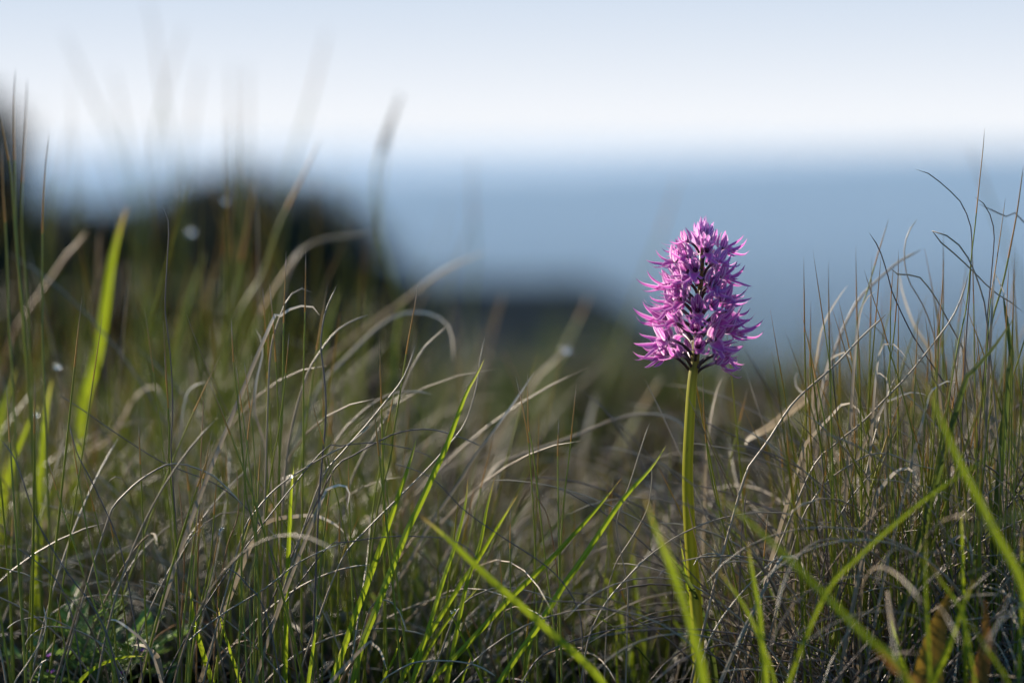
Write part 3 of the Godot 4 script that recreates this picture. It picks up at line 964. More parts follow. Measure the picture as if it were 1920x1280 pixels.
func build_traces() -> void:
	# broad fresh blades in the middle
	trace("lime", 1.07, 10, "lit lime blade rising steeply with a pointed tip, second tallest in the central clump", [781, 822, 772, 853, 757, 900, 704, 1051, 643, 1220])
	trace("lime", 1.06, 11, "tallest lime blade of the central clump, tip high against the dark gap", [909, 671, 895, 700, 872, 742, 838, 833, 818, 877, 784, 951, 757, 1008, 700, 1152, 673, 1223])
	trace("rust", 1.055, 10, "withered orange brown blade tip at the foot of the tallest lime blade", [704, 1149, 690, 1190, 668, 1232, 643, 1270])
	trace("lime", 1.075, 8, "yellowish narrow blade with a pale tip between two lime blades", [877, 895, 872, 944, 855, 1015, 831, 1085, 805, 1172, 774, 1277])
	trace("lime", 1.065, 8, "lime blade leaning with a brownish bent tip near the crossing blades", [972, 926, 929, 994, 895, 1051, 872, 1082, 828, 1152, 751, 1277])
	trace("lime", 1.06, 8, "steep lime blade with a needle thin white tip, crossing a brown tipped one", [928, 892, 912, 954, 899, 1021, 875, 1092, 855, 1186, 838, 1277])
	trace("lime", 1.06, 9, "long slanting lime blade ending short of its longer parallel neighbour", [1167, 894, 1110, 964, 1026, 1055, 956, 1122, 855, 1230, 808, 1277])
	trace("lime", 1.055, 10, "longest slanting lime blade, its tip close beside the orchid stem", [1249, 835, 1221, 877, 1164, 941, 1087, 1055, 1056, 1098, 1010, 1172, 936, 1280])
	trace("lime", 0.985, 13, "blurred lime blade slanting down to the right across the other blades", [784, 964, 830, 1002, 889, 1058, 940, 1105, 1010, 1166, 1124, 1273])
	trace("lime", 1.07, 6, "short narrow green blade with an orange tip low in the central clump", [899, 1100, 848, 1152, 805, 1215, 774, 1277])
	trace("lime", 1.06, 6, "very short lime blade by the bottom edge of the central clump", [752, 1192, 738, 1235, 720, 1273])
	trace("lime", 1.06, 5, "short lime shoot beside the central bottom thatch", [883, 1230, 874, 1255, 866, 1280])
	trace("lime", 1.065, 8, "upright yellow green blade topped by a bright dew drop", [551, 863, 546, 917, 541, 1018, 536, 1152, 534, 1277])
	trace("lime", 1.06, 7, "short upright lime blade with a dew drop at its tip near the bottom", [596, 1159, 590, 1195, 579, 1277])
	trace("lime", 1.055, 9, "stout green blade growing up to the left from the bottom, tip pale", [356, 1105, 360, 1140, 363, 1169, 380, 1225, 396, 1277])
	trace("lime", 1.058, 7, "thin lime blade bending left from the bottom edge with a tan tip", [408, 1136, 411, 1150, 417, 1172, 432, 1220, 450, 1277])
	trace("lime", 1.058, 8, "dark edged lime blade at the bottom beside the dewy short blade", [640, 1213, 632, 1240, 622, 1275])
	# blurred broad blades on the left
	trace("lime", 1.27, 19, "widest blurred lime blade standing among the stems at the left", [240, 385, 226, 420, 208, 497, 191, 615, 178, 682, 158, 749, 144, 857])
	trace("lime", 1.2, 13, "short blurred lime blade below a sparkling dew drop at the left", [97, 709, 87, 766, 81, 833, 74, 930])
	trace("lime", 1.24, 13, "blurred lime blade cut by the left edge, leaning right", [30, 690, 12, 740, -4, 800])
	trace("lime", 1.24, 14, "blurred lime blade low at the left edge of the picture", [16, 850, 6, 905, -6, 960])
	trace("lime", 1.2, 10, "blurred yellow blade tip leaning right under a dew drop", [74, 755, 60, 778, 38, 830, 20, 880])
	trace("lime", 1.16, 8, "blurred lime blade behind the dark wire, near the lower left herb", [72, 1010, 66, 1060, 62, 1130])
	# blurred fresh blades in front, right half
	trace("lime", 0.93, 12.2, "wide blurred lime blade slanting from the tuft to the right edge", [1723, 695, 1750, 752, 1767, 793, 1797, 863, 1834, 934, 1868, 1001, 1918, 1099])
	trace("lime", 0.965, 6.5, "blurred lime blade reaching the right edge, crossing the wide slanting blade", [1921, 815, 1874, 845, 1817, 880, 1750, 924, 1683, 978, 1616, 1038, 1549, 1112])
	trace("lime", 0.93, 10.8, "wide blurred lime blade just right of the orchid stem, slanting down right", [1330, 914, 1398, 974, 1461, 1031, 1515, 1085, 1565, 1135, 1625, 1195, 1690, 1255], 0.90)
	trace("lime", 0.98, 10, "soft lime blade beside the orchid stem, leaning left at the top", [1401, 1011, 1414, 1092, 1424, 1150, 1428, 1199, 1436, 1270])
	trace("lime", 0.975, 6.5, "soft lime blade joining the base of its steeper neighbour by the orchid", [1344, 1065, 1391, 1129, 1424, 1196, 1450, 1270])
	trace("lime", 0.93, 9.4, "longer of two blurred lime blades that meet at the orchid foot", [1205, 920, 1232, 1000, 1262, 1080, 1290, 1160, 1310, 1250])
	trace("lime", 0.92, 10.1, "shorter of two blurred lime blades that meet at the orchid foot", [1236, 990, 1262, 1060, 1286, 1140, 1304, 1200, 1322, 1275])
	trace("lime", 0.965, 7.2, "upright blurred lime blade with a blunt tip in the right tuft", [1737, 1008, 1735, 1085, 1738, 1160, 1742, 1240])
	trace("lime", 0.965, 6.5, "kinked lime blade slanting right to meet the striped blade", [1740, 1050, 1767, 1092, 1801, 1139, 1808, 1160])
	trace("lime", 0.96, 10.8, "wide striped lime blade before the withered leaves", [1830, 1080, 1808, 1130, 1777, 1219, 1750, 1280])
	trace("lime", 1.0, 8, "upright lime blade with green base in front of the withered leaves", [1803, 950, 1806, 1020, 1808, 1120, 1812, 1270])
	trace("lime", 1.0, 8, "lime blade standing along the right edge near the bottom", [1916, 1000, 1917, 1090, 1915, 1200, 1912, 1278])
	trace("lime", 0.94, 6.5, "blurred dark lime blade slanting down at the bottom right corner", [1816, 1160, 1840, 1200, 1870, 1245, 1890, 1280])
	trace("lime", 1.0, 8, "lime blade low in the tuft slanting down right", [1668, 1140, 1676, 1180, 1690, 1230, 1704, 1270])
	# stems standing before and among the blades, middle
	trace("rush", 1.07, 5, "tall stem with a long orange tip standing against the pale arch", [782, 533, 779, 564, 764, 648, 751, 732, 737, 816, 732, 860, 707, 960])
	trace("rush", 1.08, 4.5, "shorter stem leaning beside the orange tipped tall stem", [741, 722, 732, 770, 724, 810, 716, 860, 700, 950])
	trace("rush", 1.07, 4.5, "green stem with a rusty top leaning left over the long dry diagonal", [967, 705, 985, 790, 993, 850, 1003, 1018, 1008, 1260])
	trace("rush", 1.08, 4.5, "straight stem just right of the long dry diagonal leaf", [989, 698, 991, 800, 1000, 850, 1023, 1052, 1040, 1186])
	trace("rush", 1.07, 5, "single straight green stem with a cut tip between diagonal and orchid", [1048, 783, 1046, 856, 1048, 1018, 1053, 1277])
	trace("rush", 1.075, 4.5, "orange tipped stem leaning right, nearest the orchid on its left", [1081, 719, 1068, 850, 1058, 934, 1050, 1050, 1046, 1200])
	trace("rush", 1.06, 4.5, "short blunt stem under the crossing of the slanting lime blades", [957, 954, 957, 1085, 962, 1236])
	trace("rush", 1.055, 4, "short thin stem left of the blunt one, tip tan", [936, 1030, 944, 1135, 954, 1253])
	trace("rush", 1.1, 4, "faint stem behind the clump, left of the straight cut stem", [931, 790, 925, 820, 905, 900, 880, 1010, 845, 1180])
	trace("rush", 1.13, 4, "faint upright stem rising behind the slanting lime blades", [1230, 920, 1222, 1000, 1216, 1100, 1212, 1200])
	trace("rush", 1.11, 4.5, "faint green stem with a tan tip left of the orchid stem", [1150, 890, 1145, 960, 1135, 1080, 1120, 1200])
	trace("rust", 1.065, 3.5, "thin brown stalk bowing right through the central stems", [996, 917, 1012, 940, 1026, 967, 1040, 1035, 1050, 1135, 1055, 1277])
	# stems on the left
	trace("rush", 1.06, 4.5, "lone green stem beside the dark wavy wire on the left", [307, 657, 311, 709, 316, 783, 316, 857, 317, 884, 329, 1001, 331, 1119, 336, 1277])
	trace("rush", 1.06, 5, "tall green stem with a tan tip left of the stem cluster", [433, 598, 437, 672, 447, 766, 455, 857, 462, 934, 477, 1001, 484, 1136])
	trace("rush", 1.062, 4, "thin stem with a long orange tip touching its taller neighbour", [442, 684, 452, 759, 465, 857, 475, 950])
	trace("rush", 1.075, 4, "thin orange tipped stem in the middle of the left cluster", [457, 675, 470, 783, 477, 857, 480, 960])
	trace("rush", 1.085, 4.5, "stem with a deep orange top, left of the two tallest", [492, 537, 500, 665, 507, 816, 512, 930])
	trace("rush", 1.08, 4.5, "stem with a dull tan top just left of the two tallest", [505, 532, 514, 638, 521, 766, 524, 900])
	trace("rush", 1.075, 5, "left one of the two tallest orange topped stems", [536, 470, 534, 531, 531, 632, 529, 766, 522, 900])
	trace("rush", 1.075, 5, "right one of the two tallest stems, its top brown", [573, 469, 572, 564, 569, 699, 568, 857, 566, 980])
	trace("rush", 1.065, 4.5, "bright tan tipped stem leaning right under the silver arches", [542, 621, 534, 715, 521, 816, 512, 860, 498, 960])
	trace("rush", 1.07, 4, "short orange stem leaning right beside the tan tipped stem", [479, 707, 467, 793, 460, 880])
	trace("rush", 1.16, 6, "soft green stem right of the dark grey wire, tip orange", [624, 708, 620, 790, 612, 860])
	trace("rush", 1.055, 4.5, "green stem with a cream tip leaning left, leftmost of a fan of three", [89, 862, 111, 937, 134, 1008, 161, 1092, 195, 1186, 215, 1270])
	trace("rush", 1.06, 4.5, "middle stem of the fan of three, dark green with a ragged tip", [129, 793, 139, 850, 155, 951, 178, 1068, 202, 1186])
	trace("rush", 1.06, 4.5, "right stem of the fan of three with an orange tip", [155, 877, 175, 951, 202, 1068, 214, 1180])
	trace("rush", 1.06, 4.5, "stem with an orange tip left of the lone green stem", [259, 793, 262, 857, 269, 1018, 272, 1152, 280, 1250])
	trace("rush", 1.06, 4.5, "short stem with a red orange tip above the bottom left arcs", [106, 1118, 114, 1170, 124, 1240, 130, 1280])
	trace("rush", 1.06, 4.5, "short orange tipped stem right of the feathery herb", [375, 944, 368, 985, 359, 1068, 353, 1277])
	trace("rush", 1.065, 4.5, "taller orange tipped stem right of the feathery herb", [407, 884, 403, 934, 393, 1052, 366, 1179])
	trace("rush", 1.06, 4.5, "green stem with three tiny dew drops near its tip", [417, 979, 408, 1010, 395, 1080, 366, 1186])
	trace("rush", 1.06, 4, "thin stem with an orange collar left of the dewy upright blade", [450, 961, 452, 1085, 458, 1180, 462, 1253])
	trace("rush", 1.06, 4, "low thin orange tipped stem right of the dewy stem", [400, 1048, 404, 1080, 410, 1140, 408, 1230])
	trace("rush", 1.06, 4, "low thin stem with a rust tip, two steps right of the dewy stem", [468, 1080, 468, 1140, 470, 1240])
	trace("rush", 1.07, 4, "thin stem rising in the gap before the dewy upright blade", [507, 1056, 515, 1085, 528, 1130, 545, 1190])
	trace("rush", 1.09, 4, "soft upright stem behind the central left thatch", [618, 930, 612, 1000, 606, 1100, 604, 1200])
	trace("rust", 1.07, 3.5, "brown stalk curving between the two orange tipped stems", [443, 877, 447, 951, 440, 985, 427, 1018, 415, 1080, 410, 1112])
	trace("rust", 1.075, 3.5, "straight brown stalk above the two orange tipped stems", [381, 742, 378, 816, 376, 860, 375, 917, 372, 990])
	trace("rust", 1.08, 3.5, "brown stalk behind the dark wire fan at the left", [333, 900, 340, 960, 345, 1060, 338, 1180])
	trace("rust", 1.3, 10, "blurred orange stalk leaning right above the wide lime blade", [165, 428, 150, 452, 124, 480, 90, 530, 60, 571, 20, 640])
	trace("rust", 1.3, 8, "blurred upright brown stalk before the dark shrub", [187, 430, 184, 480, 182, 560, 178, 650])
	trace("rust", 1.17, 9, "blurred orange stalk low behind the bottom left arcs", [90, 1100, 82, 1160, 72, 1220, 64, 1278])
	# upright tall stems, far left and behind
	trace("rush", 1.13, 5, "tall stem at the far left, tip just below the sky's brightest band", [28, 128, 25, 201, 27, 302, 30, 430, 44, 632, 60, 800])
	trace("rush", 1.15, 5, "second tall stem from the left edge, parallel to the tallest", [50, 145, 47, 235, 42, 336, 40, 430, 50, 560])
	trace("rush", 1.12, 5, "shorter tall stem right of the two tallest at the left edge", [92, 249, 84, 319, 79, 430, 79, 632, 84, 760])
	trace("rush", 1.12, 6, "green stem bending off the left edge, lower than its neighbours", [-4, 190, 8, 260, 20, 330, 30, 470, 44, 600])
	trace("rush", 1.14, 6, "green stem at the left edge below the bent stem", [2, 260, 5, 360, 10, 430, 17, 630, 22, 700])
	trace("rush", 1.28, 8, "blurred green stem leaning right with its tip in the sky", [601, 259, 582, 300, 564, 336, 521, 427, 504, 480, 487, 524, 440, 610])
	trace("rush", 1.3, 8, "blurred green stem upright before the biggest shrub", [480, 316, 470, 386, 463, 430, 446, 520, 420, 640])
	trace("rush", 1.27, 9, "blurred stem with a jointed brown top, leaning right", [568, 452, 540, 500, 504, 560, 470, 640])
	trace("rush", 1.4, 8, "blurred green stem left of the biggest shrub's top", [436, 330, 430, 400, 424, 480, 420, 600])
	trace("rush", 1.75, 6, "faint stem leaning left high in the sky, the leftmost one", [118, 55, 165, 165, 215, 270, 240, 345, 260, 420], 1.75)
	trace("rush", 1.75, 6, "faint stem in the sky right of the leftmost one, shorter", [210, 125, 228, 210, 246, 310, 258, 420], 1.75)
	trace("rush", 1.75, 6, "faint stem running out of the top of the picture", [275, -10, 288, 60, 305, 180, 322, 270, 336, 380], 1.75)
	trace("rush", 1.7, 6, "faint stem leaning right in the sky, crossing another", [346, 42, 326, 110, 304, 190, 286, 290, 274, 400], 1.7)
	trace("rush", 1.8, 6, "faint upright stem in the sky above the left shrub slope", [376, 112, 366, 180, 356, 260, 348, 360], 1.8)
	trace("rush", 1.8, 6, "faint straight stem above the biggest shrub, left of a pair", [434, 112, 435, 190, 434, 280, 432, 370], 1.8)
	trace("rush", 1.75, 6, "faint straight stem above the biggest shrub, right of a pair", [464, 115, 464, 190, 462, 280, 458, 370], 1.75)
	trace("rush", 1.75, 7, "faint stem leaning right in the sky, right of the biggest shrub's top", [614, 50, 596, 130, 572, 220, 546, 310, 530, 400], 1.75)
	trace("rush", 1.55, 6, "faint stem slanting left over the blue gap at the left", [128, 225, 118, 300, 104, 370, 92, 450], 1.55)
	trace("rush", 1.6, 6, "faint stem leaning left low in the blue gap", [182, 275, 200, 330, 222, 390, 240, 450], 1.6)
	trace("rush", 1.7, 7, "faint upright stem before the blue ridge, left of centre", [886, 290, 886, 380, 890, 480, 882, 600], 1.7)
	trace("rush", 1.7, 7, "faint leaning stem before the blue ridge left of the orchid spike", [1275, 325, 1245, 420, 1210, 510, 1170, 620, 1120, 760], 1.7)
	trace("rush", 1.5, 8, "blurred stem leaning right above the dark low shrub", [1108, 545, 1085, 600, 1060, 650, 1030, 710, 990, 800], 1.5)
	trace("rush", 1.4, 8, "blurred green stem leaning right behind the orchid's left side", [1245, 700, 1215, 750, 1185, 800, 1150, 870], 1.4)
	trace("rush", 1.55, 7, "faint stem at the right edge slanting down right over the ridge", [1819, 265, 1840, 330, 1872, 420, 1900, 490, 1925, 545], 1.55)
	trace("green", 1.3, 12, "blurred green leaf rising behind the pale arch, left of centre", [752, 560, 740, 640, 735, 740, 730, 860])
	trace("green", 1.35, 12, "blurred green leaf in the dark behind the tall stems", [640, 520, 616, 600, 590, 700, 560, 820])
	trace("green", 1.35, 12, "blurred green leaf leaning right behind the lone stem", [385, 470, 352, 560, 330, 640, 300, 760])
	trace("green", 1.4, 12, "blurred green leaf just left of the tallest stems", [500, 560, 470, 640, 430, 740, 400, 850])
	# dry wires and arches, left and middle
	trace("dark", 1.06, 3.5, "dark wavy wire standing tallest beside the lone green stem", [306, 390, 314, 412, 316, 430, 312, 505, 309, 580, 316, 640, 321, 700, 323, 780, 320, 850, 330, 1000])
	trace("dark", 1.07, 3, "dark wire drooping from the wide lime blade across the stems", [107, 739, 151, 766, 208, 806, 292, 860, 336, 880, 403, 907, 460, 951, 500, 1010])
	trace("dark", 1.05, 4, "dark wire entering at the left edge and bowing down to the herb", [0, 823, 27, 860, 47, 917, 67, 974, 101, 1035, 134, 1085, 168, 1129, 200, 1190])
	trace("dark", 1.06, 3.5, "dark wire from the ragged fan tip bending down right", [131, 800, 144, 850, 175, 910, 215, 998, 235, 1068, 249, 1152, 262, 1230])
	trace("dark", 1.055, 3.5, "dark wire low at the left ending before the herb", [30, 1026, 70, 1055, 105, 1088, 130, 1140, 145, 1210])
	trace("grey", 1.06, 5, "silver arch crossing the lone green stem", [455, 948, 430, 920, 396, 890, 353, 873, 330, 869, 309, 872, 262, 900, 225, 935, 205, 965])
	trace("grey", 1.055, 3.5, "upper of two dark arcs at the bottom left corner", [10, 1180, 28, 1166, 50, 1159, 78, 1157, 101, 1162, 151, 1186, 202, 1215, 230, 1260])
	trace("grey", 1.055, 4, "lower of two arcs at the bottom left corner, silver at its end", [40, 1230, 48, 1205, 60, 1189, 76, 1178, 94, 1174, 141, 1181, 190, 1210])
	trace("grey", 1.05, 4, "silver stalk curving up from the bottom left corner", [81, 1136, 85, 1160, 84, 1180, 74, 1206, 50, 1245, 27, 1280])
	trace("grey", 1.05, 5, "short silver arc by the bottom left edge", [91, 1235, 80, 1241, 71, 1250, 62, 1266, 57, 1280])
	trace("pale", 1.055, 5, "small pale hook over the feathery herb", [198, 1166, 202, 1163, 215, 1162, 235, 1174, 269, 1203, 290, 1240])
	trace("pale", 1.06, 10, "broken pale stalk right of the feathery herb", [249, 1209, 272, 1211, 285, 1222, 296, 1236, 302, 1278])
	trace("lime", 1.055, 7, "green blade arching low under the feathery herb", [268, 1230, 230, 1232, 188, 1246, 165, 1262, 148, 1280])
	trace("dark", 1.057, 4, "kinked dark stalk with a silver bent end, left of the dewy blade", [436, 1080, 426, 1072, 418, 1065, 432, 1068, 447, 1078, 466, 1100, 484, 1119, 504, 1169])
	trace("grey", 1.055, 4, "long dry stalk rising right across the dewy upright blade", [640, 1018, 600, 1034, 554, 1058, 520, 1085, 487, 1109, 420, 1149, 359, 1196, 340, 1230])
	trace("grey", 1.07, 4.5, "long dry stalk slanting up right to the yellowish blade", [700, 790, 660, 828, 605, 857, 524, 910, 480, 957, 455, 1000])
	trace("pale", 1.09, 8, "broad silver arch in the middle of the left grass", [648, 1003, 635, 988, 605, 971, 580, 966, 554, 968, 520, 972, 497, 981, 480, 1000])
	trace("grey", 1.09, 5, "thin silver arch over the tall stems, upper one", [585, 548, 579, 545, 568, 541, 555, 545, 544, 554, 533, 572, 524, 595, 512, 630, 507, 660, 503, 720])
	trace("pale", 1.09, 7, "bright silver arch over the tall stems, lower one", [600, 592, 588, 576, 568, 573, 552, 576, 537, 583, 520, 596, 505, 612])
	trace("pale", 1.1, 5.6, "silver standing curl beside the tan topped stem", [478, 615, 487, 632, 492, 658, 487, 685, 480, 716, 477, 766, 488, 810, 497, 843])
	trace("grey", 1.1, 6, "silver stalk arching right over the dark gap", [690, 590, 665, 600, 640, 613, 620, 632, 605, 652, 590, 675, 578, 695, 558, 756, 544, 816, 535, 880])
	trace("dark", 1.08, 5, "dark grey wire leaning right before the shrub", [631, 535, 620, 560, 608, 591, 601, 648, 607, 700, 611, 766, 605, 850, 598, 930])
	trace("pale", 1.24, 6.3, "soft pale curl in the left middle, biggest of the soft curls", [318, 790, 312, 769, 303, 745, 296, 729, 286, 724, 275, 726, 249, 749, 215, 810, 190, 835, 161, 853])
	trace("pale", 1.14, 4.2, "small hooked pale stalk right of the lone green stem", [391, 718, 378, 717, 366, 722, 352, 733, 346, 752, 340, 790])
	trace("pale", 1.2, 6.3, "big soft arch of a pale leaf above the centre clump", [850, 680, 849, 650, 845, 618, 828, 598, 808, 588, 790, 585, 768, 585, 745, 590, 724, 601, 694, 625, 640, 679, 590, 740])
	trace("pale", 1.32, 6.3, "broad pale leaf reaching up right, blurred against the blue ridge", [915, 470, 880, 484, 840, 502, 810, 522, 780, 545, 740, 575, 700, 603, 640, 650, 590, 700])
	trace("grey", 1.3, 7, "blurred pale stalk arching right to a bright end before the shrub", [698, 432, 670, 440, 640, 443, 600, 450, 570, 466, 545, 500, 530, 560])
	trace("grey", 1.07, 4.5, "silver stalk leaning right along the tall orange tipped stem", [778, 648, 771, 672, 754, 712, 725, 750, 690, 793, 640, 850, 600, 905])
	trace("grey", 1.12, 5.5, "soft grey stalk leaning right above the silver one", [842, 608, 820, 628, 795, 652, 768, 699, 751, 739, 707, 810, 677, 860, 650, 930])
	trace("grey", 1.075, 4, "grey wire hugging the tallest lime blade", [909, 632, 904, 655, 899, 679, 896, 710, 889, 742, 872, 793, 842, 833, 800, 880, 748, 932, 690, 990, 640, 1050])
	trace("pale", 1.1, 5.6, "long straight dry leaf slanting up right through the centre", [1003, 695, 976, 736, 929, 803, 889, 857, 858, 907, 801, 991, 764, 1058, 720, 1130])
	trace("pale", 1.3, 7.0, "blurred continuation leaf ending in a bright glint before the dark shrub", [1068, 650, 1040, 676, 1010, 705, 970, 760, 930, 820])
	trace("dark", 1.065, 4, "dark wire arching flat over the centre clump", [911, 841, 870, 822, 825, 808, 805, 805, 781, 805, 750, 810, 724, 820, 657, 857, 620, 890])
	trace("dark", 1.075, 3, "thin dark wire arching below the flat one", [820, 870, 808, 857, 775, 843, 741, 836, 715, 831, 690, 830, 640, 836, 600, 850])
	trace("grey", 1.12, 6, "soft grey arch behind the orange tipped tall stem", [811, 740, 790, 735, 774, 734, 748, 735, 724, 742, 690, 763, 655, 795, 640, 813, 610, 870])
	trace("dark", 1.06, 3, "dark wire falling from the centre to the crossing blades", [735, 868, 775, 880, 815, 900, 868, 954, 929, 998, 1020, 1058, 1063, 1102, 1087, 1152, 1093, 1220])
	trace("dark", 1.065, 3, "nearly level dark wire through the lime clump", [900, 1055, 880, 1030, 855, 1015, 825, 1008, 791, 1006, 750, 1005, 707, 1008, 670, 1013, 640, 1018, 610, 1030])
	trace("grey", 1.058, 4, "long dry stalk arching over from the orchid foot into the tuft", [1590, 1001, 1540, 983, 1481, 964, 1450, 961, 1414, 961, 1347, 973, 1278, 1001, 1220, 1040, 1177, 1082, 1137, 1129, 1110, 1180, 1097, 1230])
	trace("grey", 1.06, 4, "wavy dry stalk with its upper part bending right, left of the orchid", [1218, 793, 1208, 822, 1199, 850, 1180, 910, 1164, 950, 1156, 984, 1158, 1010, 1164, 1035, 1177, 1100, 1177, 1152, 1174, 1263])
	trace("grey", 1.065, 3.5, "dry stalk curving left at the bottom between wavy stalk and centre", [1222, 870, 1222, 905, 1214, 954, 1190, 1000, 1157, 1052, 1144, 1090, 1140, 1119, 1134, 1263])
	trace("grey", 1.15, 8, "soft grey arch rising to the orchid stem", [1300, 820, 1278, 793, 1261, 786, 1240, 778, 1211, 776, 1180, 779, 1144, 789, 1095, 810, 1043, 830, 1000, 845, 959, 860, 920, 890])
	trace("pale", 1.055, 6, "pale hook curling over at the upper left of the lime clump", [650, 955, 655, 930, 653, 917, 646, 910, 635, 909, 620, 914, 606, 930])
	trace("grey", 1.06, 4.5, "silver arc low beside the withered orange tip", [763, 1185, 756, 1165, 748, 1146, 737, 1132, 724, 1125, 710, 1125, 700, 1133, 690, 1150])
	trace("pale", 1.05, 6, "pale low hook by the bottom of the lime clump", [725, 1255, 721, 1243, 715, 1225, 707, 1213, 697, 1208, 687, 1208])
	trace("grey", 1.05, 5, "flat pale arc along the bottom of the lime clump", [930, 1268, 900, 1250, 870, 1242, 841, 1239, 805, 1239, 774, 1243, 745, 1257, 714, 1280])
	trace("grey", 1.07, 4, "dry arc low between the slanting lime blades", [1050, 1135, 1040, 1126, 1026, 1119, 1000, 1110, 976, 1105, 940, 1100, 905, 1110, 875, 1127, 850, 1160])
	trace("dark", 1.055, 3.5, "dark stalk low, reaching right from the crossing to the orchid foot", [1262, 1160, 1200, 1172, 1140, 1182, 1090, 1196, 1040, 1215, 1000, 1245])
	trace("rust", 1.45, 7, "blurred brown stalk with a pinkish top, left of the dark low shrub", [945, 545, 935, 580, 925, 620, 915, 660, 900, 740], 1.45)
	trace("rust", 1.3, 7, "blurred brown stalk crossing the glinting pale leaf", [940, 655, 952, 680, 966, 712, 980, 760])
	trace("pale", 1.35, 8.4, "soft pale tip standing alone between centre and orchid", [1120, 738, 1112, 760, 1106, 785, 1096, 830], 1.35)
	# right tuft
	trace("rush", 1.065, 4.5, "tallest stem of the right tuft, tip reaching the bright sky", [1847, 240, 1844, 279, 1837, 345, 1829, 423, 1822, 482, 1816, 548, 1809, 597, 1799, 637, 1784, 722, 1770, 820])
	trace("dark", 1.065, 4, "dark wire arching over to the left, highest arch of the right tuft", [1717, 317, 1727, 318, 1737, 322, 1763, 341, 1793, 368, 1805, 383, 1813, 400, 1822, 430, 1823, 466, 1821, 499, 1818, 560, 1812, 640])
	trace("grey", 1.06, 5, "folded dry stalk with a white bend, right tuft", [1918, 584, 1890, 562, 1862, 545, 1822, 505, 1783, 469, 1755, 446, 1749, 436, 1753, 432, 1773, 440, 1796, 456, 1819, 489, 1840, 545, 1852, 610])
	trace("dark", 1.065, 4, "dark wire bowing right near the tallest stem", [1827, 368, 1836, 372, 1845, 381, 1858, 404, 1865, 433, 1865, 450, 1863, 476, 1858, 532, 1852, 597, 1849, 660, 1840, 760])
	trace("dark", 1.06, 4.5, "dark stalk slanting down right with a blunt cut tip", [1630, 436, 1649, 466, 1665, 515, 1675, 551, 1701, 607, 1717, 637, 1767, 712, 1790, 760])
	trace("rush", 1.055, 4.5, "green stem slanting right with a golden tip, left side of the right tuft", [1621, 505, 1635, 551, 1655, 607, 1663, 637, 1670, 662, 1690, 726, 1713, 816, 1730, 900])
	trace("rush", 1.065, 4.5, "straight green stem with a tan tip, left of a rust tipped pair mate", [1676, 496, 1671, 564, 1670, 637, 1669, 700, 1670, 766, 1672, 860])
	trace("rush", 1.062, 4.5, "straight stem with a dark rust tip next to the tan tipped one", [1685, 469, 1684, 532, 1676, 637, 1666, 699, 1660, 780, 1653, 857, 1640, 950])
	trace("rush", 1.065, 4.5, "stem with a dark tip in the middle of the right tuft", [1771, 487, 1767, 548, 1762, 614, 1758, 700, 1752, 800])
	trace("rush", 1.06, 4.5, "stem with an orange band near the right edge", [1886, 371, 1878, 430, 1868, 499, 1858, 564, 1852, 637, 1848, 720, 1841, 857])
	trace("rush", 1.075, 6.5, "thick green stem leaning right off the picture's edge", [1920, 309, 1908, 397, 1895, 466, 1881, 532, 1862, 597, 1848, 680])
	trace("rush", 1.06, 4.5, "stem with a rusty tip, rightmost short one in the tuft", [1893, 493, 1890, 540, 1887, 640, 1886, 760, 1882, 860])
	trace("dark", 1.09, 4.5, "dark wire sloping down to the right edge", [1836, 382, 1872, 399, 1900, 411, 1925, 421])
	trace("grey", 1.07, 5.5, "silver arch left of the tuft's tallest stem", [1668, 500, 1675, 511, 1690, 515, 1708, 515, 1720, 518, 1731, 525, 1757, 561, 1783, 610, 1796, 633, 1815, 690])
	trace("pale", 1.13, 5.6, "wide soft pale leaf curling down in the right tuft", [1681, 505, 1688, 520, 1691, 540, 1701, 574, 1717, 614, 1737, 643, 1750, 680])
	trace("grey", 1.13, 7, "soft grey stalk arching right, left side of the right tuft", [1728, 468, 1715, 474, 1701, 482, 1685, 491, 1668, 505, 1635, 535, 1606, 568, 1573, 637, 1552, 720])
	trace("rush", 1.1, 5, "soft green stem leaning right, left of the rust tipped pair", [1667, 410, 1656, 446, 1645, 482, 1626, 548, 1609, 597, 1606, 632, 1596, 732, 1590, 850])
	trace("grey", 1.1, 4.5, "grey wavy wire bending back, between the tall tips", [1721, 410, 1708, 428, 1701, 443, 1697, 465, 1696, 482, 1704, 525, 1731, 571, 1750, 623, 1760, 680])
	trace("pale", 1.075, 6, "pale narrow tip curving right over the left stems of the tuft", [1644, 545, 1632, 552, 1622, 564, 1614, 585, 1609, 614, 1602, 680])
	trace("pale", 1.11, 4.9, "pale tipped stalk standing left of the right tuft", [1591, 533, 1570, 562, 1549, 598, 1540, 622, 1535, 648, 1528, 700, 1525, 732, 1522, 800, 1508, 857, 1500, 930])
	trace("grey", 1.065, 6.5, "long dry stalk slanting down left from the tuft", [1663, 588, 1640, 610, 1616, 632, 1566, 685, 1515, 729, 1482, 763, 1441, 826, 1421, 853, 1395, 900])
	trace("grey", 1.058, 5, "long stalk curving down left from the tuft's tall stems", [1817, 511, 1808, 545, 1797, 574, 1782, 602, 1760, 632, 1707, 699, 1666, 742, 1616, 793, 1566, 833, 1520, 885])
	trace("pale", 1.055, 6, "white hook curling to the left among the green stems", [1636, 700, 1646, 699, 1656, 702, 1663, 710, 1665, 722, 1663, 740, 1660, 766, 1662, 800])
	trace("pale", 1.058, 5, "small white arch left of the rust tipped stems", [1703, 675, 1696, 664, 1686, 655, 1676, 645, 1666, 642, 1658, 645, 1653, 652, 1648, 670, 1640, 740])
	trace("pale", 1.12, 6.3, "soft pale curl left of the tuft, shaped like a hook", [1500, 694, 1494, 699, 1490, 710, 1492, 722, 1500, 736, 1512, 746])
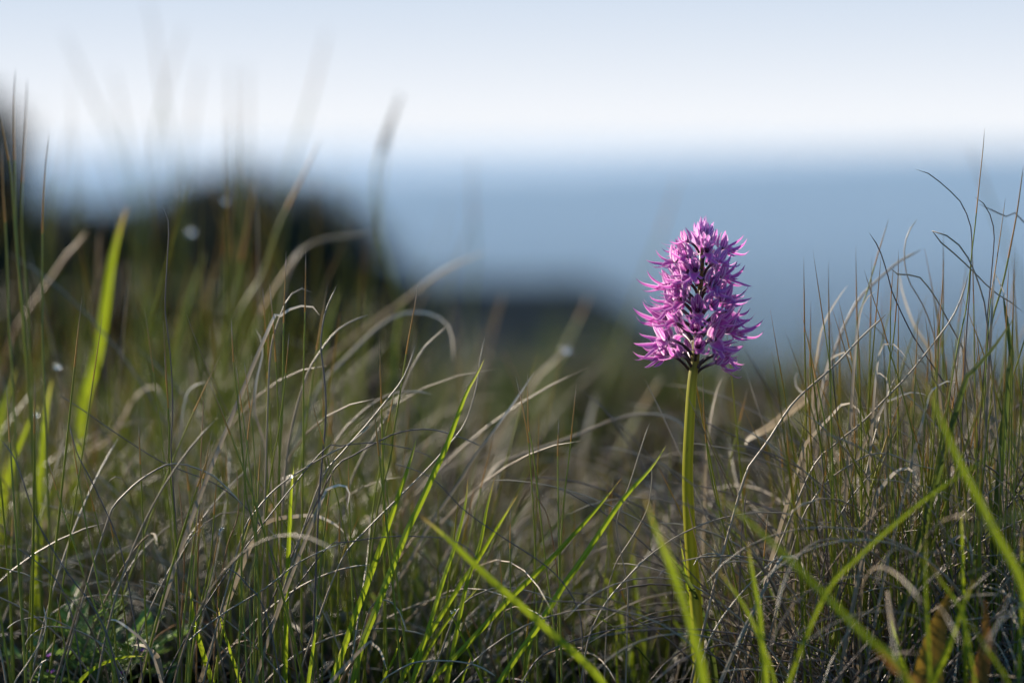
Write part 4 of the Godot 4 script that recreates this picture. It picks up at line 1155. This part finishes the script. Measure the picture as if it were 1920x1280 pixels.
	trace("pale", 1.09, 7, "soft pale arch low on the tuft's left shoulder", [1603, 690, 1600, 675, 1589, 662, 1578, 661, 1569, 665, 1558, 676, 1548, 700])
	trace("pale", 1.075, 7, "silver arch crossing the long stalks of the tuft", [1625, 800, 1619, 786, 1608, 766, 1596, 757, 1583, 755, 1569, 769, 1545, 795, 1525, 816, 1505, 850])
	trace("pale", 1.07, 6, "silver arch under the white hook", [1745, 744, 1733, 739, 1718, 735, 1700, 737, 1686, 743, 1673, 749, 1655, 765])
	trace("pale", 1.06, 5, "silver arch beside the dark leaf", [1805, 725, 1797, 719, 1786, 714, 1774, 715, 1762, 721, 1750, 732, 1740, 752])
	trace("green", 1.08, 13, "dark green spindle shaped leaf near the right edge", [1881, 544, 1884, 570, 1888, 598, 1895, 645, 1897, 665, 1896, 679, 1890, 720])
	trace("green", 1.02, 11, "dark leaf slanting down left in the right tuft", [1905, 591, 1888, 617, 1868, 645, 1852, 664, 1834, 685, 1820, 702, 1807, 725])
	trace("pale", 1.055, 5, "pale bent leaf tip hanging near the tuft's right stems", [1896, 572, 1888, 558, 1880, 540, 1872, 525, 1866, 514, 1862, 560])
	trace("pale", 1.13, 18, "wide pale dry blade lying left of the tuft, bent over at its end", [1399, 836, 1402, 826, 1412, 819, 1441, 803, 1468, 783, 1490, 765])
	trace("pale", 1.05, 8, "bright white arch in the thick of the right tuft", [1721, 914, 1720, 902, 1717, 890, 1709, 880, 1697, 878, 1683, 883, 1670, 894, 1650, 920, 1640, 945])
	trace("grey", 1.05, 4.5, "long stalk arching left over the tuft's foot", [1760, 880, 1720, 872, 1680, 855, 1660, 850, 1630, 852, 1600, 868, 1560, 895, 1530, 930, 1500, 985])
	trace("grey", 1.05, 5, "straight pale stalk leaning right by the orchid, lower part", [1462, 1040, 1420, 1080, 1388, 1115, 1350, 1165, 1325, 1215])
	trace("grey", 1.055, 4, "bowed stalk from the orchid stem down to the right", [1300, 1060, 1306, 1050, 1318, 1040, 1340, 1038, 1375, 1045, 1420, 1062, 1455, 1100])
	trace("rust", 1.053, 3.5, "dark brown stalk crossing in front of the orchid stem", [1288, 930, 1300, 990, 1312, 1030, 1330, 1070, 1350, 1120, 1375, 1180])
	trace("rush", 1.06, 5, "dark green stem leaning left just right of the orchid stem", [1318, 700, 1322, 800, 1335, 900, 1362, 1000, 1400, 1090, 1420, 1180])
	trace("rush", 1.12, 5, "soft green stem with an orange tip right of the orchid stem", [1403, 725, 1392, 770, 1378, 830, 1366, 880, 1355, 960])
	trace("pale", 1.12, 4.2, "soft grey stalk with a curved pale tip right of the orchid", [1358, 704, 1348, 722, 1341, 745, 1332, 790, 1326, 850, 1322, 920])
	trace("green", 1.25, 9, "soft green leaf right of the orchid, leaning left", [1448, 655, 1465, 720, 1475, 790, 1480, 860])
	trace("rush", 1.055, 5, "short cut green stem right of the orchid, bright at its tip", [1441, 957, 1437, 1000, 1432, 1060, 1428, 1150])
	trace("dark", 1.055, 4.5, "short dark broken stalk standing right of the orchid", [1402, 918, 1396, 950, 1391, 1000, 1388, 1080, 1386, 1160])
	trace("dark", 1.055, 4.5, "ragged broken stalk top at the left of the right tuft", [1540, 840, 1541, 860, 1545, 900, 1548, 960, 1552, 1040])
	trace("dark", 1.055, 4, "thin dark stalk with side splinters slanting in the right tuft", [1640, 882, 1610, 915, 1585, 950, 1566, 985, 1550, 1030])
	trace("pale", 1.045, 6, "white thin leaf bending down at the tuft's dense foot", [1825, 1095, 1826, 1060, 1820, 1025, 1812, 1008, 1804, 1003, 1790, 1010, 1770, 1025, 1745, 1048])
	trace("pale", 1.05, 7, "short curled white leaf where the blurred lime blade ends", [1512, 1085, 1506, 1060, 1496, 1045, 1485, 1042, 1470, 1046, 1458, 1056])
	trace("green", 0.9, 12, "blurred green leaf lying level at the right edge", [1760, 995, 1800, 992, 1850, 985, 1900, 972, 1930, 965])
	trace("rush", 1.04, 5, "upright stem at the right edge with an orange top", [1902, 715, 1904, 800, 1902, 900, 1903, 1000])
	trace("rush", 1.05, 4.5, "stem with an orange top low in the right tuft", [1847, 745, 1844, 800, 1838, 880, 1830, 980])
	trace("rush", 1.055, 4.5, "green stem rising left of the blurred lime cross", [1800, 640, 1790, 740, 1770, 860, 1742, 960, 1720, 1050])
	trace("rust", 1.0, 7, "brown flat stalk slanting down by the withered leaves", [1832, 1100, 1848, 1150, 1865, 1210, 1880, 1270])
